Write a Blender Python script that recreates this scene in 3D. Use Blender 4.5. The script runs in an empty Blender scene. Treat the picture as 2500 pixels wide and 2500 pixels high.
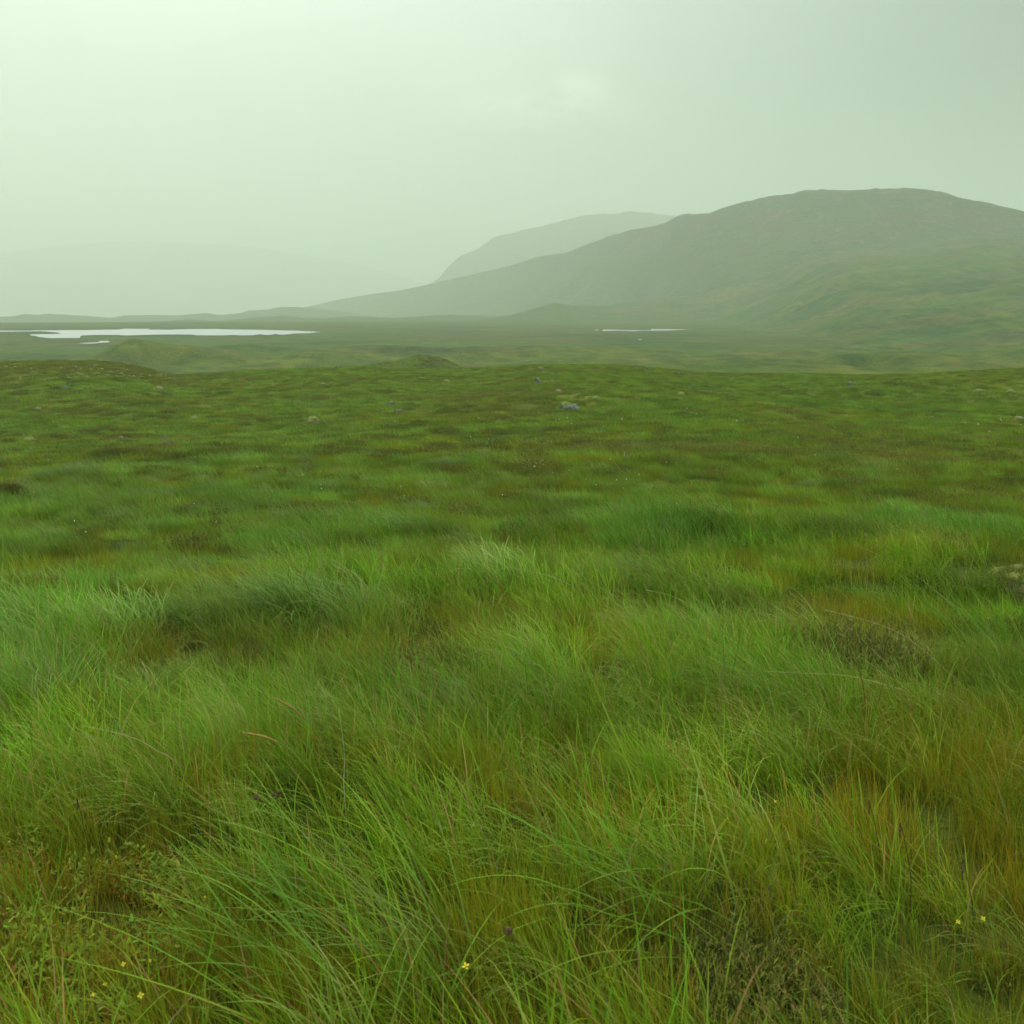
import bpy, math, random
import numpy as np
from mathutils import Vector, Matrix, noise as mnoise

random.seed(7)
RNG = np.random.default_rng(11)
scene = bpy.context.scene
COL = scene.collection
R = math.radians

# ------------------------------------------------------------------ camera
EYE = 1.6
FOV = R(50.0)
PITCH = R(10.6)
W = 2 * math.tan(FOV / 2)
cam_d = bpy.data.cameras.new("camera")
cam = bpy.data.objects.new("camera", cam_d)
COL.objects.link(cam)
cam.location = (0, 0, EYE)
cam.rotation_euler = (math.pi / 2 - PITCH, 0, 0)
cam_d.sensor_fit = 'HORIZONTAL'
cam_d.angle = FOV
cam_d.clip_start = 0.05
cam_d.clip_end = 30000
cam_d.dof.use_dof = True
cam_d.dof.focus_distance = 9.0
cam_d.dof.aperture_fstop = 10
scene.camera = cam

def pix_dir(px, py):
    """unit direction of a pixel of the 2500 px photograph"""
    u = (np.asarray(px, float) / 2500 - .5) * W
    v = (.5 - np.asarray(py, float) / 2500) * W
    cp, sp = math.cos(PITCH), math.sin(PITCH)
    x, y, z = u, cp + v * sp, -sp + v * cp
    n = np.sqrt(x * x + y * y + z * z)
    return x / n, y / n, z / n

def pix_az_el(px, py):
    x, y, z = pix_dir(px, py)
    return np.arctan2(x, y), np.arctan2(z, np.hypot(x, y))

# ------------------------------------------------------------------ noise
def _h(ix, iy, seed):
    n = (ix.astype(np.int64) * 374761393 + iy.astype(np.int64) * 668265263 + seed * 974711) & 0xffffffff
    n = ((n ^ (n >> 13)) * 1274126177) & 0xffffffff
    n = ((n ^ (n >> 16)) * 2246822519) & 0xffffffff
    return ((n ^ (n >> 15)) & 0xffffff) / float(0xffffff)

def vnoise(x, y, seed=0):
    x = np.asarray(x, float); y = np.asarray(y, float)
    c, s = math.cos(.6 + seed), math.sin(.6 + seed)
    x, y = x * c - y * s, x * s + y * c
    ix, iy = np.floor(x), np.floor(y)
    fx, fy = x - ix, y - iy
    fx = fx ** 3 * (fx * (fx * 6 - 15) + 10); fy = fy ** 3 * (fy * (fy * 6 - 15) + 10)
    a = _h(ix, iy, seed); b = _h(ix + 1, iy, seed)
    c_ = _h(ix, iy + 1, seed); d = _h(ix + 1, iy + 1, seed)
    return (a + (b - a) * fx) * (1 - fy) + (c_ + (d - c_) * fx) * fy - .5      # -.5 .. .5

def fbm(x, y, seed=0, octv=4, gain=.5):
    t = 0; a = 1; f = 1
    for k in range(octv):
        t = t + a * vnoise(np.asarray(x) * f, np.asarray(y) * f, seed + k * 7)
        a *= gain; f *= 2.03
    return t

def smooth(a, b, x):
    t = np.clip((np.asarray(x, float) - a) / (b - a), 0, 1)
    return t * t * (3 - 2 * t)

# ------------------------------------------------------------------ terrain height
VALLEY = EYE - 14.5
_r = np.linspace(0, 140, 1401)
_D = np.interp(_r, [0, 2, 5, 10, 20, 40, 60, 80, 110, 140], [1.6, 1.64, 1.9, 2.5, 3.4, 4.6, 5.35, 5.8, 6.07, 6.9])
_k = np.ones(41) / 41
_Ds = np.convolve(np.pad(_D, 20, mode='edge'), _k, mode='valid')
_mixw = smooth(3, 9, _r)
_D = _D * (1 - _mixw) + _Ds * _mixw

def prof(pts):
    a, e = pix_az_el([p[0] for p in pts], [p[1] for p in pts])
    return a, e

RIM_A, RIM_E = prof([(-900, 900), (-300, 886), (0, 887), (120, 886), (240, 887), (300, 893), (360, 907), (420, 924), (520, 916),
                     (620, 907), (760, 903), (867, 899), (960, 905), (1120, 908), (1200, 902), (1300, 898), (1400, 896), (1508, 897),
                     (1600, 903), (1700, 916), (1800, 921), (1960, 920), (2100, 925), (2300, 918), (2500, 905), (2900, 900), (3400, 900)])
FH_A, FH_E = prof([(900, 800), (1100, 790), (1250, 768), (1310, 752), (1353, 741), (1400, 747), (1480, 746), (1560, 735), (1640, 726),
                   (1720, 716), (1800, 700), (1850, 682), (1900, 664), (1962, 630), (2013, 615), (2120, 611), (2220, 608), (2300, 596),
                   (2350, 586), (2500, 578), (2800, 575), (3400, 600)])

def bump_at(x, y, cx, cy, rx, ry, h):
    return h * np.exp(-((x - cx) / rx) ** 2 - ((y - cy) / ry) ** 2)

BUMPS = []          # filled below: cx, cy, rx, ry, h
LAKES = []          # world polygons that the ground stays under

def height(x, y):
    x = np.asarray(x, float); y = np.asarray(y, float)
    r = np.hypot(x, y); az = np.arctan2(x, y)
    zn = EYE - np.interp(r, _r, _D)
    rz = EYE + 110 * np.tan(np.interp(az, RIM_A, RIM_E))
    zn = zn + (rz - (EYE - 6.07)) * smooth(50, 108, r)
    nz = (.16 * fbm(x / 4.5, y / 3.2, 3, 2) * smooth(2.5, 8, r) + .07 * fbm(x / 1.1, y / 1.1, 9, 2) * smooth(1.0, 3, r)
          + .75 * fbm(x / 21, y / 15, 5, 2) * smooth(12, 35, r))
    zn = zn + nz * (1 - .75 * smooth(80, 104, r))
    w = smooth(113, 225, r)
    zv = VALLEY + (6.0 * fbm(x / 75, y / 30, 21, 3) + 1.6 * fbm(x / 22, y / 14, 25, 3) - .5) * smooth(150, 240, r) * (1 - smooth(330, 400, r) * (1 - .55 * smooth(.21, .33, az)))
    # hill-foot ramp on the right
    fz = EYE + 1300 * np.tan(np.interp(az, FH_A, FH_E))
    st = np.interp(az, [0, .18, .30, .5], [1000, 1000, 320, 240])
    t = np.clip((r - st) / (1300 - st), 0, 1)
    ramp = t * t * (1.6 - .6 * t)
    ramp = ramp * smooth(-.1, -.02, az)
    bumpy = fbm(x / 130, y / 70, 31, 4) * 10 * np.clip(t * (1 - t) * 4, 0, 1)
    zv = zv + ((fz - VALLEY) * ramp + (bumpy + 4.0 * fbm(x / 40, y / 24, 37, 4) * np.clip(t * 3, 0, 1)) * smooth(.1, .25, az)) * (1 - smooth(1300, 1480, r))
    zv = zv - .0125 * np.clip(r - 1100 - 1450 * smooth(-.10, .03, az), 0, None)            # the land falls away behind the low ridges
    z = zn * (1 - w) + zv * w
    for (cx, cy, rx, ry, h) in BUMPS:
        z = z + bump_at(x, y, cx, cy, rx, ry, h)
    return z

_rr = np.geomspace(1.0, 1500, 6000)
def ground_at(px, py):
    dx, dy, dz = [float(v) for v in pix_dir(px, py)]
    hz = math.hypot(dx, dy)
    t = _rr / hz
    X, Y, Z = dx * t, dy * t, EYE + dz * t
    below = np.nonzero(Z < height(X, Y))[0]
    i = below[0] if len(below) else len(t) - 1
    return float(X[i]), float(Y[i]), float(_rr[i])

def at_r(px, r):
    a, _ = pix_az_el(px, 900)
    return r * math.sin(a), r * math.cos(a)

def mpp(r):          # metres for one photo pixel at distance r
    return r * W / 2500

# mounds: top pixel px, py; distance; half width and half depth in m
for px, py, r, rx, ry in [(1050, 884, 165, 6.0, 6), (950, 884, 162, 10, 6), (1066, 877, 166, 2.4, 4),
                          (304, 838, 310, 9, 12), (600, 845, 340, 14, 13), (460, 847, 320, 12, 13), (1353, 741, 1250, 22, 40)]:
    x, y = at_r(px, r)
    _, el = pix_az_el(px, py)
    h = EYE + r * math.tan(float(el)) - float(height(x, y))
    if h > .3:
        BUMPS.append((x, y, rx, ry, h))
# gentle swells that carry the paler grass crests of the foreground
for px, py, rx, ry, h in [(330, 1500, 1.9, 1.2, .13), (120, 1520, 1.6, 1.2, .10), (1150, 1450, 2.0, 1.2, .12), (1740, 1330, 2.4, 1.2, .25),
                          (2200, 1420, 1.3, .9, .2), (2500, 1400, 1.2, 1.0, .2), (700, 1960, .8, .5, .12), (1560, 1985, .9, .5, .1),
                          (1800, 2330, .35, .3, .12), (2420, 2000, .7, .5, .1),
                          (1500, 985, 5, 4, .5), (100, 930, 9, 7, .5), (2300, 960, 14, 7, .8), (760, 1035, 8, 5, -.3)]:
    x, y, r = ground_at(px, py)
    BUMPS.append((x, y, rx, ry, h))

# ------------------------------------------------------------------ helpers
def mesh_obj(name, V, F, mats=(), parent=None, smooth_sh=True, link=True):
    me = bpy.data.meshes.new(name)
    V = np.asarray(V, np.float32)
    me.vertices.add(len(V)); me.vertices.foreach_set('co', V.ravel())
    F = np.asarray(F, np.int32)
    nf, k = F.shape
    me.loops.add(nf * k); me.loops.foreach_set('vertex_index', F.ravel())
    me.polygons.add(nf)
    me.polygons.foreach_set('loop_start', np.arange(0, nf * k, k, dtype=np.int32))
    me.update(calc_edges=True)
    if smooth_sh:
        me.polygons.foreach_set('use_smooth', np.ones(nf, dtype=bool))
    for m in mats:
        me.materials.append(m)
    o = bpy.data.objects.new(name, me)
    if link:
        COL.objects.link(o)
    if parent is not None:
        o.parent = parent
    return o

def set_col(me, name, C):
    C = np.asarray(C, np.float32)
    if C.shape[1] == 3:
        C = np.concatenate([C, np.ones((len(C), 1), np.float32)], 1)
    a = me.attributes.new(name, 'FLOAT_COLOR', 'POINT')
    a.data.foreach_set('color', C.ravel())

def tag(o, label=None, cat=None, group=None, kind=None):
    if label: o['label'] = label
    if cat: o['category'] = cat
    if group: o['group'] = group
    if kind: o['kind'] = kind
    return o

def empty(name, loc, rz=0):
    o = bpy.data.objects.new(name, None)
    o.empty_display_size = .05
    COL.objects.link(o); o.location = loc; o.rotation_euler = (0, 0, rz)
    return o

def copy_tree(o, parent=None):
    c = o.copy(); COL.objects.link(c)
    if parent is not None: c.parent = parent
    for ch in list(o.children):
        copy_tree(ch, c)
    return c

class NT:
    def __init__(self, nt):
        self.nt = nt; nt.nodes.clear()
    def n(self, typ, **kw):
        nd = self.nt.nodes.new(typ)
        for k, v in kw.items():
            setattr(nd, k, v)
        return nd
    def l(self, a, b):
        self.nt.links.new(a, b)

def new_mat(name):
    m = bpy.data.materials.new(name); m.use_nodes = True
    return m, NT(m.node_tree)

def math_n(g, op, a, b=None, c=None):
    n = g.n('ShaderNodeMath', operation=op)
    for i, v in enumerate((a, b, c)):
        if v is None: continue
        if isinstance(v, (int, float)): n.inputs[i].default_value = v
        else: g.l(v, n.inputs[i])
    return n.outputs[0]

def mixc(g, fac, a, b, blend='MIX'):
    n = g.n('ShaderNodeMix', data_type='RGBA', blend_type=blend)
    for sock, v in ((n.inputs[0], fac), (n.inputs[6], a), (n.inputs[7], b)):
        if isinstance(v, (int, float)): sock.default_value = v
        elif isinstance(v, tuple): sock.default_value = (*v, 1) if len(v) == 3 else v
        else: g.l(v, sock)
    return n.outputs[2]

def ramp_n(g, fac, a, b):
    n = g.n('ShaderNodeMapRange')
    g.l(fac, n.inputs[0]); n.inputs[1].default_value = a; n.inputs[2].default_value = b
    return n.outputs[0]

def noise_n(g, vec, scale, detail=4, rough=.55):
    n = g.n('ShaderNodeTexNoise'); n.inputs['Scale'].default_value = scale
    n.inputs['Detail'].default_value = detail; n.inputs['Roughness'].default_value = rough
    if vec is not None: g.l(vec, n.inputs['Vector'])
    return n.outputs[0]

# ------------------------------------------------------------------ materials
def mat_blade(name, transl=.38, rough=.5, spec=.2):
    """leaf blade: colour of the blade x tint of the place it grows"""
    m, g = new_mat(name)
    a = g.n('ShaderNodeAttribute', attribute_name='bcol')
    t = g.n('ShaderNodeAttribute', attribute_name='tint'); t.attribute_type = 'INSTANCER'
    c = mixc(g, 1.0, a.outputs['Color'], t.outputs['Color'], 'MULTIPLY')
    p = g.n('ShaderNodeBsdfPrincipled')
    g.l(c, p.inputs['Base Color']); p.inputs['Roughness'].default_value = rough
    p.inputs['Specular IOR Level'].default_value = spec
    tr = g.n('ShaderNodeBsdfTranslucent'); g.l(c, tr.inputs['Color'])
    mx = g.n('ShaderNodeMixShader'); mx.inputs[0].default_value = transl
    g.l(p.outputs[0], mx.inputs[1]); g.l(tr.outputs[0], mx.inputs[2])
    o = g.n('ShaderNodeOutputMaterial'); g.l(mx.outputs[0], o.inputs[0])
    return m

def mat_own(name, transl=.36, rough=.42, spec=.28):
    """the same leaf for single plants (no instancer tint)"""
    m, g = new_mat(name)
    a = g.n('ShaderNodeAttribute', attribute_name='bcol')
    p = g.n('ShaderNodeBsdfPrincipled')
    g.l(a.outputs['Color'], p.inputs['Base Color']); p.inputs['Roughness'].default_value = rough
    p.inputs['Specular IOR Level'].default_value = spec
    tr = g.n('ShaderNodeBsdfTranslucent'); g.l(a.outputs['Color'], tr.inputs['Color'])
    mx = g.n('ShaderNodeMixShader'); mx.inputs[0].default_value = transl
    g.l(p.outputs[0], mx.inputs[1]); g.l(tr.outputs[0], mx.inputs[2])
    o = g.n('ShaderNodeOutputMaterial'); g.l(mx.outputs[0], o.inputs[0])
    return m

M_BLADE = mat_blade('grass_blade')
M_ARCH = mat_blade('wet_blade', .35, .38, .25)
M_HEATH = mat_blade('heather_leaf', .15, .7, .2)
M_HERB = mat_blade('herb_leaf', .35, .6, .12)
M_PLANT = mat_own('plant_leaf')
M_DRY = mat_own('dry_stalk', .15, .5, .4)
M_HEATH1 = mat_own('heather_sprig', .12, .7, .25)

def mat_ground():
    m, g = new_mat('moorland_ground')
    a = g.n('ShaderNodeAttribute', attribute_name='gcol')
    geo = g.n('ShaderNodeNewGeometry')
    n1 = noise_n(g, geo.outputs['Position'], 1.3, 6, .65)
    n2 = noise_n(g, geo.outputs['Position'], .16, 5, .6)
    n3 = noise_n(g, geo.outputs['Position'], .03, 5, .6)
    c = mixc(g, ramp_n(g, n1, .3, .7), (.74, .77, .68), (1.25, 1.22, 1.2))
    c2 = mixc(g, ramp_n(g, n2, .36, .64), (.58, .72, .70), (1.38, 1.24, 1.15))
    c3 = mixc(g, ramp_n(g, n3, .38, .62), (.66, .84, .85), (1.25, 1.05, 1.05))
    col = mixc(g, 1, a.outputs['Color'], c, 'MULTIPLY')
    col = mixc(g, 1, col, c2, 'MULTIPLY')
    col = mixc(g, 1, col, c3, 'MULTIPLY')
    b = g.n('ShaderNodeBump'); b.inputs['Strength'].default_value = .8; b.inputs['Distance'].default_value = .6
    g.l(math_n(g, 'ADD', n1, math_n(g, 'MULTIPLY', n2, 3.0)), b.inputs['Height'])
    p = g.n('ShaderNodeBsdfPrincipled'); p.inputs['Roughness'].default_value = .95
    p.inputs['Specular IOR Level'].default_value = .1
    g.l(col, p.inputs['Base Color']); g.l(b.outputs[0], p.inputs['Normal'])
    o = g.n('ShaderNodeOutputMaterial'); g.l(p.outputs[0], o.inputs[0])
    return m

def mat_hill(name, green, brown, rock, sc=1.0):
    m, g = new_mat(name)
    geo = g.n('ShaderNodeNewGeometry')
    mp = g.n('ShaderNodeMapping'); mp.inputs['Scale'].default_value = (1, 1, 2.5)
    g.l(geo.outputs['Position'], mp.inputs[0])
    n1 = noise_n(g, mp.outputs[0], .012 * sc, 7, .62)
    n2 = noise_n(g, mp.outputs[0], .05 * sc, 6, .65)
    n3 = noise_n(g, mp.outputs[0], .28 * sc, 4, .6)
    c = mixc(g, ramp_n(g, n1, .38, .62), green, brown)
    c = mixc(g, ramp_n(g, n2, .54, .64), c, rock)
    c = mixc(g, 1, c, mixc(g, ramp_n(g, n3, .3, .7), (.45, .52, .5), (1.5, 1.42, 1.35)), 'MULTIPLY')
    sp = g.n('ShaderNodeSeparateXYZ'); g.l(geo.outputs['Position'], sp.inputs[0])
    zz = math_n(g, 'ADD', sp.outputs[2], math_n(g, 'MULTIPLY', math_n(g, 'SUBTRACT', n1, .5), 120.0))
    c = mixc(g, ramp_n(g, zz, 25, 130), mixc(g, ramp_n(g, n3, .3, .7), (.055, .085, .02), (.095, .12, .03)), c)
    b = g.n('ShaderNodeBump'); b.inputs['Strength'].default_value = 1.0; b.inputs['Distance'].default_value = 7.0
    g.l(math_n(g, 'ADD', n2, math_n(g, 'MULTIPLY', n3, .25)), b.inputs['Height'])
    p = g.n('ShaderNodeBsdfPrincipled'); p.inputs['Roughness'].default_value = .95
    p.inputs['Specular IOR Level'].default_value = .1
    g.l(c, p.inputs['Base Color']); g.l(b.outputs[0], p.inputs['Normal'])
    o = g.n('ShaderNodeOutputMaterial'); g.l(p.outputs[0], o.inputs[0])
    return m

def mat_water():
    m, g = new_mat('lake_water')
    geo = g.n('ShaderNodeNewGeometry')
    n1 = noise_n(g, geo.outputs['Position'], .9, 5, .6)
    b = g.n('ShaderNodeBump'); b.inputs['Strength'].default_value = .35; b.inputs['Distance'].default_value = .25
    g.l(n1, b.inputs['Height'])
    p = g.n('ShaderNodeBsdfPrincipled')
    p.inputs['Base Color'].default_value = (.03, .045, .04, 1)
    p.inputs['Roughness'].default_value = .3; p.inputs['IOR'].default_value = 1.33
    gl = g.n('ShaderNodeBsdfGlossy'); gl.inputs['Roughness'].default_value = .3; gl.inputs['Color'].default_value = (.64, .64, .67, 1)
    mx = g.n('ShaderNodeMixShader')
    fr = g.n('ShaderNodeFresnel'); fr.inputs['IOR'].default_value = 1.33
    g.l(b.outputs[0], gl.inputs['Normal'])
    g.l(fr.outputs[0], mx.inputs[0]); g.l(p.outputs[0], mx.inputs[1]); g.l(gl.outputs[0], mx.inputs[2])
    o = g.n('ShaderNodeOutputMaterial'); g.l(mx.outputs[0], o.inputs[0])
    return m

def mat_rock(name, c1, c2, c3, scale=6):
    m, g = new_mat(name)
    tc = g.n('ShaderNodeTexCoord')
    n1 = noise_n(g, tc.outputs['Object'], scale, 6, .65)
    n2 = noise_n(g, tc.outputs['Object'], scale * 3.3, 5, .6)
    c = mixc(g, ramp_n(g, n1, .4, .6), c1, c2)
    c = mixc(g, ramp_n(g, n2, .54, .66), c, c3)
    b = g.n('ShaderNodeBump'); b.inputs['Strength'].default_value = .7; b.inputs['Distance'].default_value = .05
    g.l(n2, b.inputs['Height'])
    p = g.n('ShaderNodeBsdfPrincipled'); p.inputs['Roughness'].default_value = .85
    g.l(c, p.inputs['Base Color']); g.l(b.outputs[0], p.inputs['Normal'])
    o = g.n('ShaderNodeOutputMaterial'); g.l(p.outputs[0], o.inputs[0])
    return m

M_ROCK = mat_rock('grey_rock', (.10, .11, .085), (.165, .175, .14), (.27, .28, .21))
M_DARKROCK = mat_rock('dark_rock', (.05, .055, .055), (.12, .125, .12), (.36, .36, .33))
M_MOSS = mat_rock('yellow_moss', (.14, .16, .03), (.21, .22, .045), (.28, .28, .09), 9)
M_MOSSB = mat_rock('brown_moss', (.08, .075, .03), (.13, .11, .04), (.17, .15, .05), 9)
M_LICHEN = mat_rock('pale_lichen', (.17, .17, .06), (.23, .22, .09), (.30, .28, .14), 9)

def flat_mat(name, c, rough=.6, transl=0):
    m, g = new_mat(name)
    tc = g.n('ShaderNodeTexCoord')
    nz = noise_n(g, tc.outputs['Object'], 60, 3, .5)
    col = mixc(g, ramp_n(g, nz, .3, .7), tuple(v * .8 for v in c), tuple(min(1, v * 1.15) for v in c))
    p = g.n('ShaderNodeBsdfPrincipled'); p.inputs['Roughness'].default_value = rough
    g.l(col, p.inputs['Base Color'])
    o = g.n('ShaderNodeOutputMaterial'); g.l(p.outputs[0], o.inputs[0])
    return m
M_YELLOW = flat_mat('yellow_petal', (.75, .62, .02))
M_ORANGEC = flat_mat('flower_centre', (.6, .36, .02))
M_COTTON = flat_mat('white_cotton', (.85, .86, .78), .9)
M_STEM = flat_mat('green_stem', (.09, .15, .03))
M_SEED = flat_mat('orange_seed', (.30, .19, .035), .8)
M_SEEDP = flat_mat('pale_bristle', (.42, .32, .09), .8)
M_BROWN = flat_mat('brown_seed', (.10, .045, .025), .8)
M_TWIG = flat_mat('dark_twig', (.045, .032, .022), .85)

# ------------------------------------------------------------------ ground colour (what grows there)
# patches taken where the photo shows them: px, py, half width px, half height px, type, strength
PATCH = [
 (150, 900, 240, 26, 'heath', 1.0), (330, 905, 90, 18, 'heath', .9), (1066, 884, 44, 22, 'heath', 1.0),
 (80, 945, 260, 40, 'green', .9), (930, 892, 90, 20, 'green', .7), (1560, 1000, 240, 45, 'green', 1.0), (2000, 940, 260, 30, 'green', .9),
 (2350, 985, 260, 35, 'green', .8), (700, 1048, 120, 22, 'green', .9), (1250, 970, 190, 30, 'heath', .55),
 (330, 990, 260, 18, 'heath', .5), (1400, 1085, 120, 22, 'heath', .6), (1290, 1140, 90, 22, 'heath', .6), (1520, 1112, 60, 14, 'heath', .8),
 (640, 1290, 60, 22, 'heath', .7), (1150, 1275, 120, 30, 'heath', .55), (2050, 1060, 200, 30, 'heath', .4), (2180, 1130, 200, 30, 'heath', .45),
 (300, 1150, 140, 22, 'green', .7), (600, 1110, 160, 22, 'green', .6), (1020, 1050, 200, 18, 'olive', .7),
 (880, 1300, 240, 50, 'green', .8), (1600, 1230, 200, 50, 'bright', .5), (1060, 1360, 260, 40, 'olive', 1.0), (1780, 1220, 300, 40, 'olive', .6),
 (205, 1450, 110, 36, 'blue', 1.0), (560, 1440, 190, 36, 'olive', .9), (60, 1440, 90, 50, 'olive', .6),
 (1520, 1352, 90, 30, 'blue', .8), (1730, 1330, 150, 34, 'blue', .8), (2310, 1310, 100, 30, 'blue', .9),
 (350, 1520, 360, 40, 'pale', 1.0), (120, 1600, 170, 70, 'pale', .8), (1130, 1450, 260, 40, 'bright', .6), (800, 1520, 200, 60, 'pale', .9),
 (1740, 1470, 200, 60, 'bright', .6), (2350, 1480, 200, 80, 'green', .7), (2000, 1440, 140, 40, 'bright', .6),
 (420, 1590, 180, 50, 'heath', .8), (1080, 1590, 190, 50, 'heath', .8), (2110, 1540, 160, 80, 'heath', .9), (1500, 1620, 90, 40, 'heath', .7),
 (120, 1720, 170, 70, 'blue', .7), (540, 1720, 200, 100, 'green', .8), (900, 1760, 240, 90, 'green', .8), (1900, 1720, 300, 90, 'bright', .7),
 (1400, 1780, 240, 80, 'bright', .6), (1700, 1880, 300, 70, 'bright', .8), (2350, 1750, 170, 80, 'olive', .5),
 (2380, 1900, 170, 140, 'olive', .9), (2100, 1990, 200, 60, 'olive', .6), (1330, 2060, 200, 70, 'olive', .9), (1830, 2060, 160, 60, 'olive', .8),
 (120, 1900, 160, 110, 'bright', .7), (250, 2300, 330, 220, 'herb', 1.0), (60, 2150, 120, 100, 'herb', .7),
 (1100, 2350, 260, 160, 'sedge', 1.0), (1780, 2390, 300, 120, 'heath', 1.0), (560, 2440, 160, 80, 'sedge', .7), (2330, 2330, 220, 150, 'olive', .8),
 (1500, 2150, 200, 70, 'bright', .7), (2000, 2200, 160, 100, 'bright', .5), (800, 2130, 280, 140, 'bright', .8), (1330, 2200, 160, 60, 'sedge', .6),
]
PW = []
for (px, py, rx, ry, ty, s) in PATCH:
    x, y, r = ground_at(px, py)
    x1, y1, r1 = ground_at(px, py - ry); x2, y2, r2 = ground_at(px, min(py + ry, 2700))
    PW.append((x, y, rx * mpp(r), min(max(.18, (abs(r1 - r2)) / 2), r * .28), ty, s))
TYPES = ['green', 'bright', 'olive', 'blue', 'pale', 'heath', 'herb', 'sedge']

def cover(x, y):
    """weights of what grows at a point"""
    x = np.asarray(x, float); y = np.asarray(y, float)
    wob = fbm(x / 1.7, y / 1.7, 41, 3)
    wob2 = fbm(x / 9., y / 6., 43, 3)
    w = {t: np.zeros_like(x) for t in TYPES}
    for (cx, cy, rx, ry, ty, s) in PW:
        near = max(rx, ry) * 2
        d = np.hypot((x - cx) / rx, (y - cy) / ry) + wob * .55
        w[ty] = np.maximum(w[ty], s * (1 - smooth(.55, 1.25, d)))
    base_olive = smooth(-.42, .22, wob2 + .35 * wob)
    tot = np.clip(sum(w.values()), 0, 1)
    w['olive'] = w['olive'] + (1 - tot) * base_olive * .85
    w['green'] = w['green'] + (1 - tot) * (1 - base_olive) * .85
    w['heath'] = w['heath'] + (1 - tot) * smooth(.28, .48, fbm(x / 5., y / 3.4, 51, 3) + .25 * wob) * .6
    return w

GC = {'green': (.082, .122, .015), 'bright': (.095, .145, .012), 'olive': (.112, .126, .016), 'blue': (.06, .112, .02), 'pale': (.085, .135, .028),
      'heath': (.098, .100, .022), 'herb': (.10, .085, .018), 'sedge': (.095, .095, .014)}

def ground_colour(x, y):
    r = np.hypot(x, y); az = np.arctan2(x, y)
    w = cover(x, y)
    tot = sum(w.values()) + 1e-6
    c = sum((w[t] / tot)[:, None] * np.array(GC[t]) for t in TYPES) * 1.08
    mean = np.array((.095, .120, .017)); ev = (.7 * smooth(10, 30, r))[:, None]; c = c * (1 - ev) + mean * ev
    c = c * (1 - .35 * (1 - smooth(20, 60, r)))[:, None]            # ground colour is darkened close in, fading out with distance
    # far moor
    a = fbm(x / 120, y / 55, 61, 4); b = fbm(x / 38, y / 16, 65, 4); k = fbm(x / 260, y / 120, 69, 3)
    far = np.array((.068, .112, .022))[None] + 0 * c
    t = smooth(-.15, .35, a + .4 * b)[:, None]; far = far * (1 - t) + np.array((.092, .104, .028)) * t
    t = (smooth(.12, .5, b + .3 * k) * .9)[:, None]; far = far * (1 - t) + np.array((.082, .077, .034)) * t
    t = (smooth(.1, .4, -b + .4 * a) * .8)[:, None]; far = far * (1 - t) + np.array((.036, .078, .024)) * t
    m = (.35 * smooth(118, 190, r) + .65 * smooth(200, 480, r))[:, None]
    c = c * (1 - m) + far * m
    return c

# ------------------------------------------------------------------ ground sheet
def build_ground():
    az = np.concatenate([np.linspace(-37, 37, 1000), np.linspace(37, 323, 90)[1:-1]])
    az = np.radians(az)
    rows = np.concatenate([[.25], np.geomspace(.6, 130, 430), np.geomspace(130, 1500, 350)[1:], np.geomspace(1500, 12000, 50)[1:]])
    A, Rr = np.meshgrid(az, rows)
    X = (Rr * np.sin(A)).ravel(); Y = (Rr * np.cos(A)).ravel()
    Z = height(X, Y)
    na, nr = len(az), len(rows)
    V = np.stack([X, Y, Z], 1)
    V = np.concatenate([V, [[0, 0, float(height(0., 0.1))]]])
    i = np.arange(nr - 1)[:, None] * na; j = np.arange(na)[None]; j2 = (j + 1) % na
    F = np.stack([i + j, i + j2, i + na + j2, i + na + j], -1).reshape(-1, 4)[:, ::-1]
    # middle fan, as quads over two columns
    c = len(V) - 1
    ks = np.arange(0, na - 1, 2)
    fan = np.stack([ks, ks + 1, (ks + 2) % na, np.full_like(ks, c)], 1)
    F = np.concatenate([F, fan[:, ::-1]])
    o = mesh_obj('ground', V, F, [mat_ground()])
    gc = ground_colour(V[:, 0], V[:, 1])
    set_col(o.data, 'gcol', gc)
    tag(o, kind='structure')
    return o
ground = build_ground()

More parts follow.
